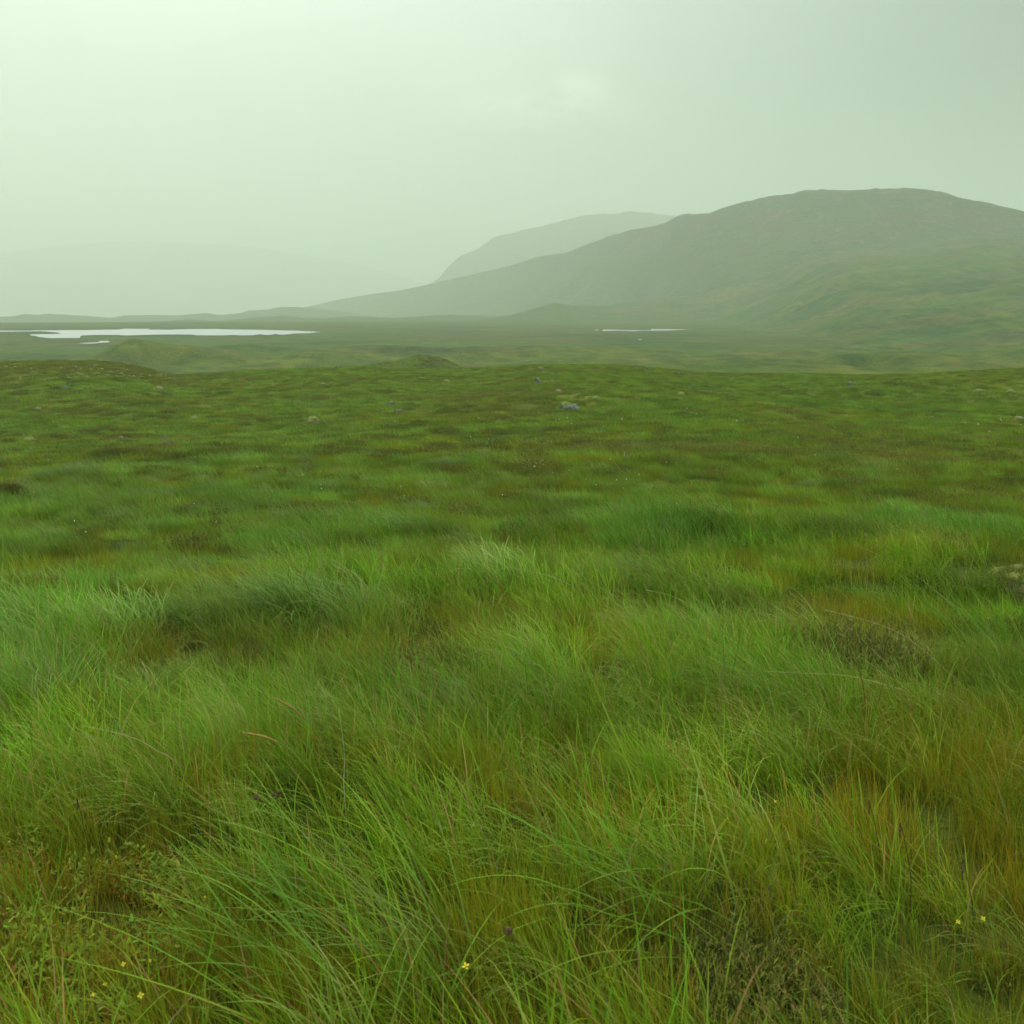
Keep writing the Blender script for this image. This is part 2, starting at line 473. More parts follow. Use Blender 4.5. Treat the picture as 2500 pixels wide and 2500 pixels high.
# ------------------------------------------------------------------ hills
def build_hill(name, pts, r0, wf, wb, mat, rough=.1, seed=0, zb=None, power=1.25, ncol=420, nrow=46):
    a, e = prof(pts)
    zb = VALLEY - 3 - .0125 * max(0, (np.mean([q[1] for q in r0]) if isinstance(r0, tuple) else r0) - 1100) if zb is None else zb
    az = np.linspace(a[0], a[-1], ncol)
    el = np.interp(az, a, e)
    k = np.array([1, 2, 3, 2, 1.]); k /= k.sum()
    el = np.convolve(np.pad(el, 2, mode='edge'), k, mode='valid')
    r0 = np.interp(az, pix_az_el([p[0] for p in r0], [700] * len(r0))[0], [p[1] for p in r0]) if isinstance(r0, tuple) else np.full_like(az, r0)
    zc = EYE + r0 * np.tan(el)
    zc = zc + (zc - zb).clip(0, 400) * .012 * fbm(az * 90, az * 0, seed, 3)
    zc = np.maximum(zc, zb)
    T = np.concatenate([np.linspace(0, 1, nrow), 1 + np.linspace(0, 1, 14)[1:]])
    A, TT = np.meshgrid(az, T)
    ZC = np.broadcast_to(zc, A.shape)
    r0 = np.broadcast_to(r0, A.shape)
    Rr = np.where(TT <= 1, r0 - wf * (1 - TT), r0 + wb * (TT - 1))
    up = np.where(TT <= 1, np.clip(TT, 0, 1) ** power, np.cos((TT - 1).clip(0, 1) * math.pi / 2))
    X, Y = Rr * np.sin(A), Rr * np.cos(A)
    env = np.where(TT <= 1, (TT * (1 - TT) * 4).clip(0, 1), 0)
    Z = zb + (ZC - zb) * up + (ZC - zb) * env * rough * (fbm(X / (wf * .35), Y / (wf * .3), seed + 3, 5) * 1.1)
    V = np.stack([X, Y, Z], -1).reshape(-1, 3)
    na, nr = len(az), len(T)
    i = np.arange(nr - 1)[:, None] * na; j = np.arange(na - 1)[None]
    F = np.stack([i + j, i + j + 1, i + na + j + 1, i + na + j], -1).reshape(-1, 4)
    o = mesh_obj(name, V, F, [mat])
    return tag(o, kind='structure')

HG = mat_hill('hill_heath', (.040, .085, .024), (.085, .076, .036), (.13, .13, .10))
HG2 = mat_hill('hill_heath_far', (.044, .082, .03), (.08, .076, .04), (.13, .135, .11), .8)
build_hill('hill', [(640, 772), (700, 757), (750, 749), (828, 731), (906, 718), (970, 710), (1035, 697), (1140, 673), (1250, 648), (1315, 626),
                    (1379, 617), (1476, 581), (1541, 562), (1619, 547), (1664, 524), (1729, 522), (1800, 495), (1884, 478), (1923, 476),
                    (1968, 464), (2026, 462), (2104, 465), (2143, 459.5), (2182, 459), (2259, 463), (2311, 472), (2350, 484), (2434, 500),
                    (2500, 517), (2650, 545), (2900, 600), (3300, 690)], ((640, 3300), (1250, 2500), (1750, 1650), (2100, 1540), (3300, 1480)), 420, 500, HG, .2, 3)
build_hill('hill', [(960, 775), (1035, 699), (1055, 690), (1074, 677), (1093, 652), (1126, 623), (1165, 608), (1203, 581), (1250, 567), (1315, 553),
                    (1379, 537), (1425, 525), (1483, 523), (1535, 517), (1586, 520), (1638, 526), (1800, 545), (2100, 600), (2400, 700)],
           4300, 560, 600, HG2, .16, 13)
build_hill('hill', [(-700, 770), (-300, 640), (0, 618), (150, 600), (270, 590), (400, 592), (560, 598), (700, 615), (850, 640), (1000, 680), (1200, 760)],
           9300, 900, 400, HG2, .08, 23)
build_hill('hill', [(-800, 770), (-200, 655), (0, 640), (120, 636), (240, 645), (300, 668), (350, 700), (420, 735), (520, 768)],
           8200, 600, 500, HG2, .1, 33)
build_hill('ridge', [(-900, 776), (-200, 770), (0, 773), (39, 772), (56, 766.5), (76, 767), (90, 769), (113, 765.6), (183, 769.5), (272, 776), (304, 770),
                     (370, 769), (433, 770), (504, 764), (535, 769), (585, 765), (606, 758), (650, 756), (683, 750), (726, 749), (748, 752),
                     (800, 756), (900, 768), (1000, 790)], 2350, 220, 240, HG, .3, 43, VALLEY - 18, .8)
build_hill('ridge', [(250, 800), (330, 790), (420, 783), (470, 780), (520, 785), (560, 782), (617, 775), (693, 771), (740, 776), (791, 777), (860, 772), (960, 776), (1100, 768),
                     (1200, 772), (1300, 790)], 1500, 160, 170, HG, .3, 53, VALLEY - 7, .8)

# ------------------------------------------------------------------ water
M_WATER = mat_water()
def water(name, pts, lvl, seed=0):
    """shoreline polygon (photo pixels on the level of the water) -> sheet of water"""
    P = []
    n = len(pts)
    for k in range(n):
        (x0, y0), (x1, y1) = pts[k], pts[(k + 1) % n]
        m = max(1, int(abs(x1 - x0) / 6))
        for q in range(m):
            P.append((x0 + (x1 - x0) * q / m, y0 + (y1 - y0) * q / m))
    vs = []
    for (px, py) in P:
        dx, dy, dz = [float(v) for v in pix_dir(px, py)]
        t = (lvl - EYE) / dz
        x, y = dx * t, dy * t
        y += 5.0 * float(fbm(x / 9, 0, seed, 2))
        vs.append(Vector((x, y, 0)))
    from mathutils.geometry import tessellate_polygon
    tris = tessellate_polygon([vs])
    V = np.array([(v.x, v.y, lvl) for v in vs])
    F = np.array([t for t in tris])
    # all faces look up
    a, b, c = V[F[:, 0]], V[F[:, 1]], V[F[:, 2]]
    s = np.cross(b - a, c - a)[:, 2] < 0
    F[s] = F[s][:, ::-1]
    o = mesh_obj(name, V, F, [M_WATER], smooth_sh=False)
    return tag(o, kind='structure')
LV = VALLEY + .3
water('lake', [(-60, 807.5), (0, 807.5), (61, 807), (200, 806), (290, 804.5), (302, 802.5), (360, 802.8), (366, 805), (415, 805), (461, 803.5), (530, 803.2), (560, 804.3),
               (640, 805.3), (720, 807.3), (784, 810.3), (755, 813.5), (717, 814.5), (695, 817.3), (683, 817), (673, 815), (662, 817.5), (648, 818), (634, 816),
               (618, 818.5), (590, 819), (565, 818), (545, 819), (480, 819), (465, 817), (440, 816.8), (380, 816.8), (310, 819.5), (295, 819), (288, 818), (230, 818),
               (197, 819.3), (193, 825.5), (120, 825.8), (90, 823), (70, 816.5), (130, 815.2), (153, 814.3), (132, 811), (95, 808.9), (40, 809.3), (0, 809.9), (-60, 810)], LV, 3)
water('pond', [(192, 837), (225, 836.2), (243, 835.5), (245, 832), (265, 832), (265, 836), (247, 837), (225, 839), (205, 839.3)], LV, 5)
water('tarn', [(1470, 804.6), (1494, 804.6), (1519, 805.5), (1572, 805.9), (1589, 805.6), (1590, 803), (1653, 803.6), (1687, 804.8), (1653, 806), (1630, 807), (1588, 807.3), (1569, 807.2),
               (1544, 808.6), (1513, 807.6), (1473, 808.2)], LV, 7)
water('pool', [(1452, 804.8), (1461, 804.6), (1461, 806.0), (1452, 806.0)], LV, 9)
water('pool', [(1558, 828.4), (1567, 828.4), (1567, 829.8), (1558, 829.6)], LV, 11)

# ------------------------------------------------------------------ blades
def ribbon(base, az, lean0, bend, L, width, phi, segs, cb, ct, sag=1.4):
    """n curved tapering blades as one array mesh. base (n,3), az (n) direction of the lean, cb/ct (n,3) colours of foot and tip"""
    n = len(base)
    t = np.linspace(0, 1, segs + 1)
    th = lean0[:, None] + bend[:, None] * t[None] ** sag                    # angle from vertical along the blade
    thm = (th[:, 1:] + th[:, :-1]) / 2
    ds = (L / segs)[:, None]
    hor = np.concatenate([np.zeros((n, 1)), np.cumsum(np.sin(thm) * ds, 1)], 1)
    ver = np.concatenate([np.zeros((n, 1)), np.cumsum(np.cos(thm) * ds, 1)], 1)
    cx = base[:, 0, None] + hor * np.cos(az)[:, None]
    cy = base[:, 1, None] + hor * np.sin(az)[:, None]
    cz = base[:, 2, None] + ver
    wd = width[:, None] * (np.minimum(1, .55 + 1.6 * t) * (1 - t ** 2.2) + .05)[None] / 2
    sx, sy = np.cos(az + math.pi / 2 + phi)[:, None], np.sin(az + math.pi / 2 + phi)[:, None]
    V = np.empty((n, segs + 1, 2, 3))
    V[:, :, 0, 0] = cx - sx * wd; V[:, :, 0, 1] = cy - sy * wd; V[:, :, 0, 2] = cz
    V[:, :, 1, 0] = cx + sx * wd; V[:, :, 1, 1] = cy + sy * wd; V[:, :, 1, 2] = cz
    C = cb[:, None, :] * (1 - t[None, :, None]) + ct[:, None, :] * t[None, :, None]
    C = np.repeat(C[:, :, None, :], 2, 2)
    k = (np.arange(n) * (segs + 1) * 2)[:, None] + (np.arange(segs) * 2)[None]
    F = np.stack([k, k + 1, k + 3, k + 2], -1).reshape(-1, 4)
    return V.reshape(-1, 3), F, C.reshape(-1, 3)

def join(parts):
    V, F, C = [], [], []; o = 0
    for v, f, c in parts:
        V.append(v); F.append(f + o); C.append(c); o += len(v)
    return np.concatenate(V), np.concatenate(F), np.concatenate(C)

def pick(rng, n, cols, p=None):
    cols = np.array(cols); i = rng.choice(len(cols), n, p=p)
    c = cols[i] * rng.uniform(.75, 1.25, (n, 1)) * rng.uniform(.93, 1.07, (n, 3))
    return c

def disc(rng, n, Rr, z=-.04):
    a = rng.uniform(0, 2 * math.pi, n); q = Rr * np.sqrt(rng.uniform(0, 1, n))
    return np.stack([q * np.cos(a), q * np.sin(a), np.full(n, z)], 1)

WIND = math.pi      # blades lean towards -x
def molinia(rng, n, Rr, L0, L1, w0, w1, segs, spread=.85, lean=(.15, .75), bend=(.2, 1.3), zb=-.03, dry=.08):
    b = disc(rng, n, Rr, zb)
    az = WIND + rng.normal(0, spread, n) + .25
    L = rng.uniform(L0, L1, n)
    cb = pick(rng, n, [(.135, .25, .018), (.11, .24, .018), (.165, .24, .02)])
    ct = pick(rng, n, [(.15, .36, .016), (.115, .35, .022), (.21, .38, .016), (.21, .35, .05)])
    d = rng.uniform(0, 1, n) < dry
    cb[d] = pick(rng, d.sum(), [(.24, .19, .09), (.17, .12, .05)]); ct[d] = pick(rng, d.sum(), [(.36, .30, .16), (.30, .20, .09)])
    return ribbon(b, az, rng.uniform(*lean, n), rng.uniform(*bend, n) * rng.choice([.5, 1, 1.3], n), L, rng.uniform(w0, w1, n),
                  rng.normal(0, .5, n), segs, cb, ct)

def arching(rng, n, Rr, L0, L1, w0, w1, segs, zb=-.03):
    b = disc(rng, n, Rr, zb)
    az = WIND + rng.normal(0, .55, n) + .15
    cb = pick(rng, n, [(.12, .19, .03), (.14, .20, .03)]); ct = pick(rng, n, [(.20, .36, .05), (.16, .34, .035), (.30, .38, .14)])
    return ribbon(b, az, rng.uniform(.1, .6, n), rng.uniform(1.0, 2.1, n), rng.uniform(L0, L1, n), rng.uniform(w0, w1, n), rng.normal(0, .35, n), segs, cb, ct, 1.7)

def sedge(rng, n, Rr, L0, L1, w0, w1, segs, zb=-.03, orange=.3):
    b = disc(rng, n, Rr, zb)
    az = WIND + rng.normal(0, 1.3, n)
    L = rng.uniform(L0, L1, n)
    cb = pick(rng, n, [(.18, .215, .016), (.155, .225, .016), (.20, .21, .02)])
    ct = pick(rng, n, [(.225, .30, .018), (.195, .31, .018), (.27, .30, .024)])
    d = rng.uniform(0, 1, n) < orange
    ct[d] = pick(rng, d.sum(), [(.30, .19, .028), (.25, .155, .028), (.30, .23, .035)])
    return ribbon(b, az, rng.uniform(.02, .35, n), rng.uniform(0, .4, n), L, rng.uniform(w0, w1, n), rng.normal(0, .8, n), segs, cb, ct)

def sprigs(rng, n, Rr, H, zb=0., leaf=.012, cols=None, tipc=None, k=9):
    """heather: stems with little leaf tufts up their length"""
    cols = cols or [(.17, .20, .03), (.20, .195, .035), (.14, .18, .028)]
    parts = []
    b = disc(rng, n, Rr, zb)
    rr = np.hypot(b[:, 0], b[:, 1]) / Rr
    az = np.arctan2(b[:, 1], b[:, 0]) + rng.normal(0, .5, n)
    L = H * rng.uniform(.6, 1.1, n) * (1 - .35 * rr ** 2)
    lean = .15 + .5 * rr * rng.uniform(.4, 1.2, n)
    br = pick(rng, n, [(.06, .04, .022), (.075, .05, .03)])
    parts.append(ribbon(b, az, lean, np.full(n, -.2), L, np.full(n, leaf * .25), rng.uniform(0, 3, n), 2, br, br))
    for q in range(k):
        t = .3 + .7 * (q + rng.uniform(0, 1, n)) / k
        px = b[:, 0] + np.sin(lean) * L * t * np.cos(az); py = b[:, 1] + np.sin(lean) * L * t * np.sin(az); pz = b[:, 2] + np.cos(lean) * L * t
        pos = np.stack([px, py, pz], 1) + rng.normal(0, leaf * .5, (n, 3))
        c = pick(rng, n, cols)
        c2 = c * 1.25
        if tipc is not None and q >= k - 3:
            d = rng.uniform(0, 1, n) < .45
            c2[d] = pick(rng, d.sum(), tipc)
        parts.append(ribbon(pos, rng.uniform(0, 6.28, n), rng.uniform(.2, 1.1, n), rng.uniform(-.3, .5, n), leaf * rng.uniform(1.2, 2.6, n),
                            leaf * rng.uniform(.35, .7, n), rng.uniform(0, 3, n), 2, c, c2))
    return join(parts)

def herbs(rng, n, Rr, H, zb=0.):
    """small leafy bog plants with reddish leaves below"""
    parts = []
    for lay, (hh, cols) in enumerate([(H, [(.20, .28, .025), (.25, .29, .025), (.16, .26, .03)]), (H * .55, [(.18, .22, .025), (.36, .14, .03), (.26, .18, .03), (.34, .2, .04)]),
                                      (H * .25, [(.34, .10, .025), (.28, .13, .03), (.15, .14, .03)])]):
        b = disc(rng, n, Rr, zb); b[:, 2] += rng.uniform(.3, 1, n) * hh
        c = pick(rng, n, cols)
        parts.append(ribbon(b, rng.uniform(0, 6.28, n), rng.uniform(.5, 1.3, n), rng.uniform(-.2, .8, n), rng.uniform(.008, .026, n), rng.uniform(.004, .011, n),
                            rng.normal(0, .3, n), 3, c, c * 1.15))
    b = disc(rng, n // 3, Rr, zb - .02)
    c = pick(rng, n // 3, [(.09, .12, .03), (.14, .09, .03)])
    parts.append(ribbon(b, rng.uniform(0, 6.28, n // 3), rng.uniform(0, .3, n // 3), rng.uniform(0, .3, n // 3), np.full(n // 3, H), np.full(n // 3, .002), rng.uniform(0, 3, n // 3), 2, c, c))
    return join(parts)

# ------------------------------------------------------------------ scattering (one stuff object per kind of ground cover)
def scatter(name, label, protos, P, idx, rotz, scl, tint, tilt=None):
    pc = bpy.data.collections.new(name + ' clumps')
    for k, (V, F, C, mat) in enumerate(protos):
        o = mesh_obj(name + '_clump', V, F, [mat], link=False)
        o.name = name + '_clump.%03d' % (k + 1)
        set_col(o.data, 'bcol', C)
        tag(o, kind='stuff')
        pc.objects.link(o)
    order = sorted(range(len(pc.objects)), key=lambda i: pc.objects[i].name)
    me = bpy.data.meshes.new(name)
    n = len(P)
    me.vertices.add(n); me.vertices.foreach_set('co', np.asarray(P, np.float32).ravel())
    a = me.attributes.new('rot', 'FLOAT_VECTOR', 'POINT')
    rv = np.zeros((n, 3), np.float32); rv[:, 2] = rotz
    if tilt is not None: rv[:, :2] = tilt
    a.data.foreach_set('vector', rv.ravel())
    a = me.attributes.new('scl', 'FLOAT', 'POINT'); a.data.foreach_set('value', np.asarray(scl, np.float32))
    a = me.attributes.new('idx', 'INT', 'POINT'); a.data.foreach_set('value', np.asarray(idx, np.int32))
    set_col(me, 'tint', tint)
    ob = bpy.data.objects.new(name, me); COL.objects.link(ob)
    tag(ob, kind='stuff'); ob['label'] = label
    ng = bpy.data.node_groups.new(name + ' scatter', 'GeometryNodeTree')
    ng.interface.new_socket('Geometry', in_out='INPUT', socket_type='NodeSocketGeometry')
    ng.interface.new_socket('Geometry', in_out='OUTPUT', socket_type='NodeSocketGeometry')
    N = ng.nodes
    gi, go = N.new('NodeGroupInput'), N.new('NodeGroupOutput')
    ip = N.new('GeometryNodeInstanceOnPoints'); ci = N.new('GeometryNodeCollectionInfo')
    ci.inputs['Collection'].default_value = pc
    ci.inputs['Separate Children'].default_value = True; ci.inputs['Reset Children'].default_value = True
    def na(nm, ty):
        q = N.new('GeometryNodeInputNamedAttribute'); q.data_type = ty; q.inputs[0].default_value = nm
        return q.outputs[0]
    er = N.new('FunctionNodeEulerToRotation')
    L = ng.links.new
    L(gi.outputs[0], ip.inputs['Points']); L(ci.outputs[0], ip.inputs['Instance'])
    ip.inputs['Pick Instance'].default_value = True
    L(na('idx', 'INT'), ip.inputs['Instance Index'])
    L(na('rot', 'FLOAT_VECTOR'), er.inputs[0]); L(er.outputs[0], ip.inputs['Rotation'])
    L(na('scl', 'FLOAT'), ip.inputs['Scale'])
    L(ip.outputs[0], go.inputs[0])
    md = ob.modifiers.new('scatter', 'NODES'); md.node_group = ng
    return ob

def wedge(rng, r0, r1, dens, half=40):
    ar = R(half) * (r1 ** 2 - r0 ** 2)
    n = int(ar * dens)
    r = np.sqrt(rng.uniform(r0 ** 2, r1 ** 2, n)); a = rng.uniform(-R(half), R(half), n)
    return r * np.sin(a), r * np.cos(a)

TINT = {'green': (1.04, .97, .95), 'bright': (1.12, 1.06, .8), 'olive': (1.2, .98, .9), 'blue': (.82, .93, 1.15), 'pale': (1.0, 1.06, 1.2), 'heath': (1.15, .9, .85),
        'herb': (1.1, .95, .9), 'sedge': (1.05, .95, .8)}

BUSH = [
    (2100, 1640, 340, 1.15, 0, 'wide dark heather bush at the right, crossed by long straw stalks'),
    (1820, 2470, 470, 1.0, 1, 'large brown-green heather bush at the bottom, nearest to the viewer'),
    (1060, 1660, 290, 1.1, 0, 'dark heather bush left of centre behind tall green blades'),
    (620, 1620, 140, 1.2, 1, 'red-brown heather bush right of the ragged moss mound'),
    (1510, 1680, 190, 1.2, 1, 'small heather bush between the two wide dark ones'),
    (90, 1212, 90, .9, 2, 'dark heather bush growing against the mossy mound at the left edge'),
    (1530, 1122, 75, .9, 2, 'dark reddish heather clump alone in the middle moor right of centre'),
    (1305, 1145, 130, .7, 2, 'broad heather clump in the middle moor, left of the reddish one'),
    (690, 1295, 60, .9, 2, 'small dark heather clump in the left middle moor'),
    (1165, 1285, 80, .9, 2, 'small heather clump in the middle moor at the centre'),
    (2310, 1335, 150, .8, 2, 'dark tussocky heather clump at the right, above the long stalks'),
    (1925, 1010, 60, .7, 2, 'flat dark heather clump on the right slope'),
    (2425, 2330, 150, .8, 1, 'brown heather bush near the right edge at the front'),
]
EXCL = []
for b_ in BUSH:
    x, y, r = ground_at(b_[0], b_[1]); EXCL.append((x, y, b_[2] * mpp(r) * .48))
for px, py, wp in [(2500, 1452, 190), (478, 1612, 90), (14, 1222, 110), (1388, 1004, 70)]:
    x, y, r = ground_at(px, py); EXCL.append((x, y, wp * mpp(r) * .30))
# prototypes
PG = []
rng = np.random.default_rng(3)
NEAR_M = list(range(0, 6))
for k in range(6):
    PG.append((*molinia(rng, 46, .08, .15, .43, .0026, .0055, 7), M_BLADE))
NEAR_S = list(range(6, 10))
for k in range(4):
    PG.append((*sedge(rng, 64, .10, .10, .27, .0016, .0032, 3, orange=.20), M_BLADE))
MID_M = list(range(10, 15))
for k in range(5):
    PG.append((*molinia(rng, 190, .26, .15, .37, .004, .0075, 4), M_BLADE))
MID_S = list(range(15, 19))
for k in range(4):
    PG.append((*sedge(rng, 210, .27, .10, .22, .003, .005, 2, orange=.14), M_BLADE))
FAR_M = list(range(19, 23))
for k in range(4):
    PG.append((*molinia(rng, 120, .36, .12, .28, .009, .016, 2, zb=-.05), M_BLADE))
FAR_S = list(range(23, 27))
for k in range(4):
    PG.append((*sedge(rng, 130, .36, .08, .18, .008, .013, 2, zb=-.05, orange=.10), M_BLADE))

NEAR_A = list(range(27, 30))
for k in range(3):
    PG.append((*arching(rng, 34, .09, .25, .5, .003, .0055, 9), M_ARCH))
MID_A = list(range(30, 33))
for k in range(3):
    PG.append((*arching(rng, 150, .26, .25, .45, .004, .007, 6), M_ARCH))

rng = np.random.default_rng(5)
P, I, RZ, SC, TI = [], [], [], [], []
def put(x, y, kinds_m, kinds_s, sc, kinds_a=None):
    w = cover(x, y)
    n = len(x)
    grassy = w['green'] + w['bright'] + 1.1 * w['blue'] + 1.1 * w['pale'] + .32 * w['olive'] + .06 * w['heath'] + .12 * w['herb'] + .1 * w['sedge']
    short = w['olive'] * .75 + w['heath'] * .5 + w['sedge'] + .5 * w['herb'] + .25 * w['green'] + .25 * w['bright'] + .05
    pm = grassy / (grassy + short + 1e-6)
    ism = rng.uniform(0, 1, n) < pm
    idx = np.where(ism, rng.choice(kinds_m, n), rng.choice(kinds_s, n))
    if kinds_a:
        isa = rng.uniform(0, 1, n) < .26 * w['pale'] + .03 + .08 * w['bright'] + .06 * w['green']
        isa &= (w['herb'] < .3) & (w['heath'] < .5)
        idx = np.where(isa, rng.choice(kinds_a, n), idx)
    keep = rng.uniform(0, 1, n) > .55 * np.clip(w['heath'], 0, 1) + .38 * np.clip(w['herb'], 0, 1)
    for (ex, ey, er) in EXCL:
        keep &= np.hypot(x - ex, y - ey) > er * rng.uniform(.55, 1.05, n)
    tot = sum(w.values()) + 1e-6
    t = sum((w[q] / tot)[:, None] * np.array(TINT[q]) for q in TYPES)
    rr_ = np.hypot(x, y)
    ev = (.68 * smooth(7, 22, rr_))[:, None]
    t = t * (1 - ev) + np.array((1.06, .955, .92)) * ev
    t = t * np.array((1.17, 1.10, .85)) ** (1 - smooth(5, 14, rr_))[:, None]
    t = t * (1 + .5 * fbm(x / .9, y / .9, 71, 2))[:, None]
    hue = .42 * fbm(x / 3., y / 2., 75, 3)
    t = t * np.stack([1 + .35 * hue, 1 + .05 * hue, 1 - .3 * hue], 1)
    t = t * .93 * rng.uniform(.72, 1.22, (n, 1)) * (1 + .26 * fbm(x / 2.4, y / 1.5, 83, 3) * smooth(9, 25, np.hypot(x, y)))[:, None]
    s = sc * (1 + .5 * fbm(x / 1.2, y / .9, 87, 2)) * rng.uniform(.75, 1.2, n) * (1 + .18 * np.clip(w['pale'] + w['blue'], 0, 1) - .15 * np.clip(w['olive'], 0, 1))
    z = height(x, y)
    rz = rng.normal(0, .45, n) + .5 * fbm(x / 2.2, y / 2.2, 79, 2)
    P.append(np.stack([x, y, z], 1)[keep]); I.append(idx[keep]); RZ.append(rz[keep]); SC.append(s[keep]); TI.append(t[keep])
x, y = wedge(rng, 1.05, 7.5, 105, 42); put(x, y, NEAR_M, NEAR_S, 1.0, NEAR_A)
x, y = wedge(rng, 6.5, 27, 13, 40); put(x, y, MID_M, MID_S, 1.0, MID_A)
x, y = wedge(rng, 24, 128, 6.0, 37); put(x, y, FAR_M, FAR_S, 1.0)
x, y = wedge(rng, 128, 185, 1.6, 33); put(x, y, FAR_M, FAR_S, 1.0)
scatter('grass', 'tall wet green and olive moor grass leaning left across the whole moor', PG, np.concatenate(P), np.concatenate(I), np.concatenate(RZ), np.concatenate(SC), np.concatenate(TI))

# heather ground cover in the brown patches, and leafy herbs at the front left
rng = np.random.default_rng(8)
HP = [(*sprigs(rng, 60, .13, .13, -.01, .009), M_HEATH) for _ in range(3)] + [(*sprigs(rng, 150, .42, .2, -.02, .019, k=7), M_HEATH) for _ in range(3)] \
   + [(*sprigs(rng, 110, 1.0, .2, -.02, .06, k=4), M_HEATH) for _ in range(3)]
P, I, RZ, SC, TI = [], [], [], [], []
for (r0, r1, dens, ks, half) in [(1.2, 9, 42, [0, 1, 2], 42), (8, 30, 5, [3, 4, 5], 40), (28, 75, 2.4, [3, 4, 5], 38), (75, 180, 1.6, [3, 4, 5], 30)]:
    x, y = wedge(rng, r0, r1, dens, half)
    w = cover(x, y)
    lone = .05 * smooth(9, 16, np.hypot(x, y)) * (1 + 4 * smooth(.12, .3, fbm(x / 4, y / 2.6, 91, 3)))
    k = rng.uniform(0, 1, len(x)) < np.clip(w['heath'] * .9 + .06 * w['olive'] + lone, 0, 1)
    x, y = x[k], y[k]; n = len(x)
    P.append(np.stack([x, y, height(x, y)], 1)); I.append(rng.choice(ks, n)); RZ.append(rng.uniform(0, 6.28, n)); SC.append(rng.uniform(.6, 1.15, n))
    lo = (w['heath'][k] < .15)[:, None] * 1.0
    TI.append(np.array((1.0, .95, .9)) * (1 - .25 * lo) * rng.uniform(.75, 1.2, (n, 1)) * rng.uniform(.9, 1.1, (n, 3)))
scatter('heather', 'low brown-green heather patches among the moor grass', HP, np.concatenate(P), np.concatenate(I), np.concatenate(RZ), np.concatenate(SC), np.concatenate(TI))

HB = [(*herbs(rng, 80, .11, .085), M_HERB) for _ in range(4)]
x, y = wedge(rng, 1.1, 5.0, 95, 42)
w = cover(x, y)
k = rng.uniform(0, 1, len(x)) < np.clip(w['herb'] * 1.1 + .04 * w['sedge'], 0, 1)
x, y = x[k], y[k]; n = len(x)
scatter('ground_cover', 'small leafy yellow-green and reddish bog plants at the front left', HB, np.stack([x, y, height(x, y)], 1), rng.choice(4, n), rng.uniform(0, 6.28, n), rng.uniform(.7, 1.3, n),
        np.array((1., 1., 1.)) * rng.uniform(.75, 1.2, (n, 1)) * rng.uniform(.9, 1.1, (n, 3)))

# ------------------------------------------------------------------ single plants and stones
import bmesh
def blob(name, mat, sx, sy, sz, seed, rough=.22, freq=1.6, sub=4, parent=None, flat=-.25, facet=0.):
    bm = bmesh.new(); bmesh.ops.create_icosphere(bm, subdivisions=sub, radius=1)
    off = Vector((seed * 3.1, seed * 1.7, seed * .9))
    for v in bm.verts:
        d = v.co.normalized()
        q = mnoise.noise(d * freq + off) * rough + mnoise.noise(d * freq * 2.7 + off) * rough * .45 + mnoise.noise(d * freq * 7 + off) * rough * .16
        if facet:
            q += facet * (mnoise.cell(d * 1.6 + off) - .5)
        v.co = d * (1 + q)
        v.co.x *= sx; v.co.y *= sy; v.co.z *= sz
        if v.co.z < flat * sz: v.co.z = flat * sz
    me = bpy.data.meshes.new(name); bm.to_mesh(me); bm.free()
    me.polygons.foreach_set('use_smooth', np.ones(len(me.polygons), dtype=bool))
    me.materials.append(mat)
    o = bpy.data.objects.new(name, me); COL.objects.link(o)
    if parent is not None: o.parent = parent
    return o

def place(px, py):
    x, y, r = ground_at(px, py)
    return x, y, float(height(x, y)), r

def boulder(px, py, wpx, hpx, label, group=None, seed=1, mats=(None, None), moss=True, rot=0, slab=False):
    x, y, z, r = place(px, py)
    w, h = wpx * mpp(r) / 2, hpx * mpp(r)
    h *= 1.45
    root = tag(empty('boulder', (x, y, z), rot), label, 'boulder', group)
    s = blob('stone', mats[0] or M_ROCK, w, w * .8, h * .85, seed, .3, 1.3, 4, root, facet=.18)
    if moss:
        c = blob('moss_cap', mats[1] or M_MOSS, w * .62, w * .5, h * .34, seed + 5, .35, 2.2, 3, root)
        c.location = (-w * .3, -.1 * w, h * .55)
    if slab:
        b = blob('side_slab', M_ROCK, w * .48, w * .5, h * .5, seed + 9, .25, 1.4, 3, root)
        b.location = (w * .78, -.1 * w, 0)
    return root
boulder(1388, 1002, 46, 16, 'large pale grey boulder with yellow moss on its top, the biggest stone on the moor', seed=2, slab=True)
boulder(1582, 903, 15, 8, 'dark boulder standing alone on the rim of the near moor below the small tarn', seed=4, mats=(M_DARKROCK, M_LICHEN))
boulder(1320, 904, 17, 6, 'small grey stone lying on the rim, left of the lone dark boulder', seed=6)
boulder(1313, 936, 18, 10, 'grey stone capped with brown-yellow moss, behind the largest boulder', seed=8, mats=(M_ROCK, M_MOSSB))
boulder(158, 951, 18, 8, 'bluish grey stone half sunk in green grass below the left heather knoll', seed=10, moss=False)
boulder(2076, 941, 15, 7, 'small black and white stone in a grassy dip at the right', seed=12, mats=(M_DARKROCK, M_LICHEN))
boulder(794, 1036, 10, 5, 'small white stone against the foot of the round yellow moss cushion', seed=14, moss=False)
for k, (px, py, wd) in enumerate([(1635, 909, 6), (1655, 913, 10), (1668, 914, 8), (1682, 916, 8)]):
    boulder(px, py, wd, 4, 'small dark stone in the short row along the rim, right of the lone boulder', 'row of small stones on the rim', seed=20 + k, mats=(M_DARKROCK, M_LICHEN), moss=k % 2 == 0)
boulder(735, 903, 9, 4, 'tiny dark stone on the rim left of the middle knoll, left of a pair', seed=31, mats=(M_DARKROCK, M_LICHEN), moss=False)
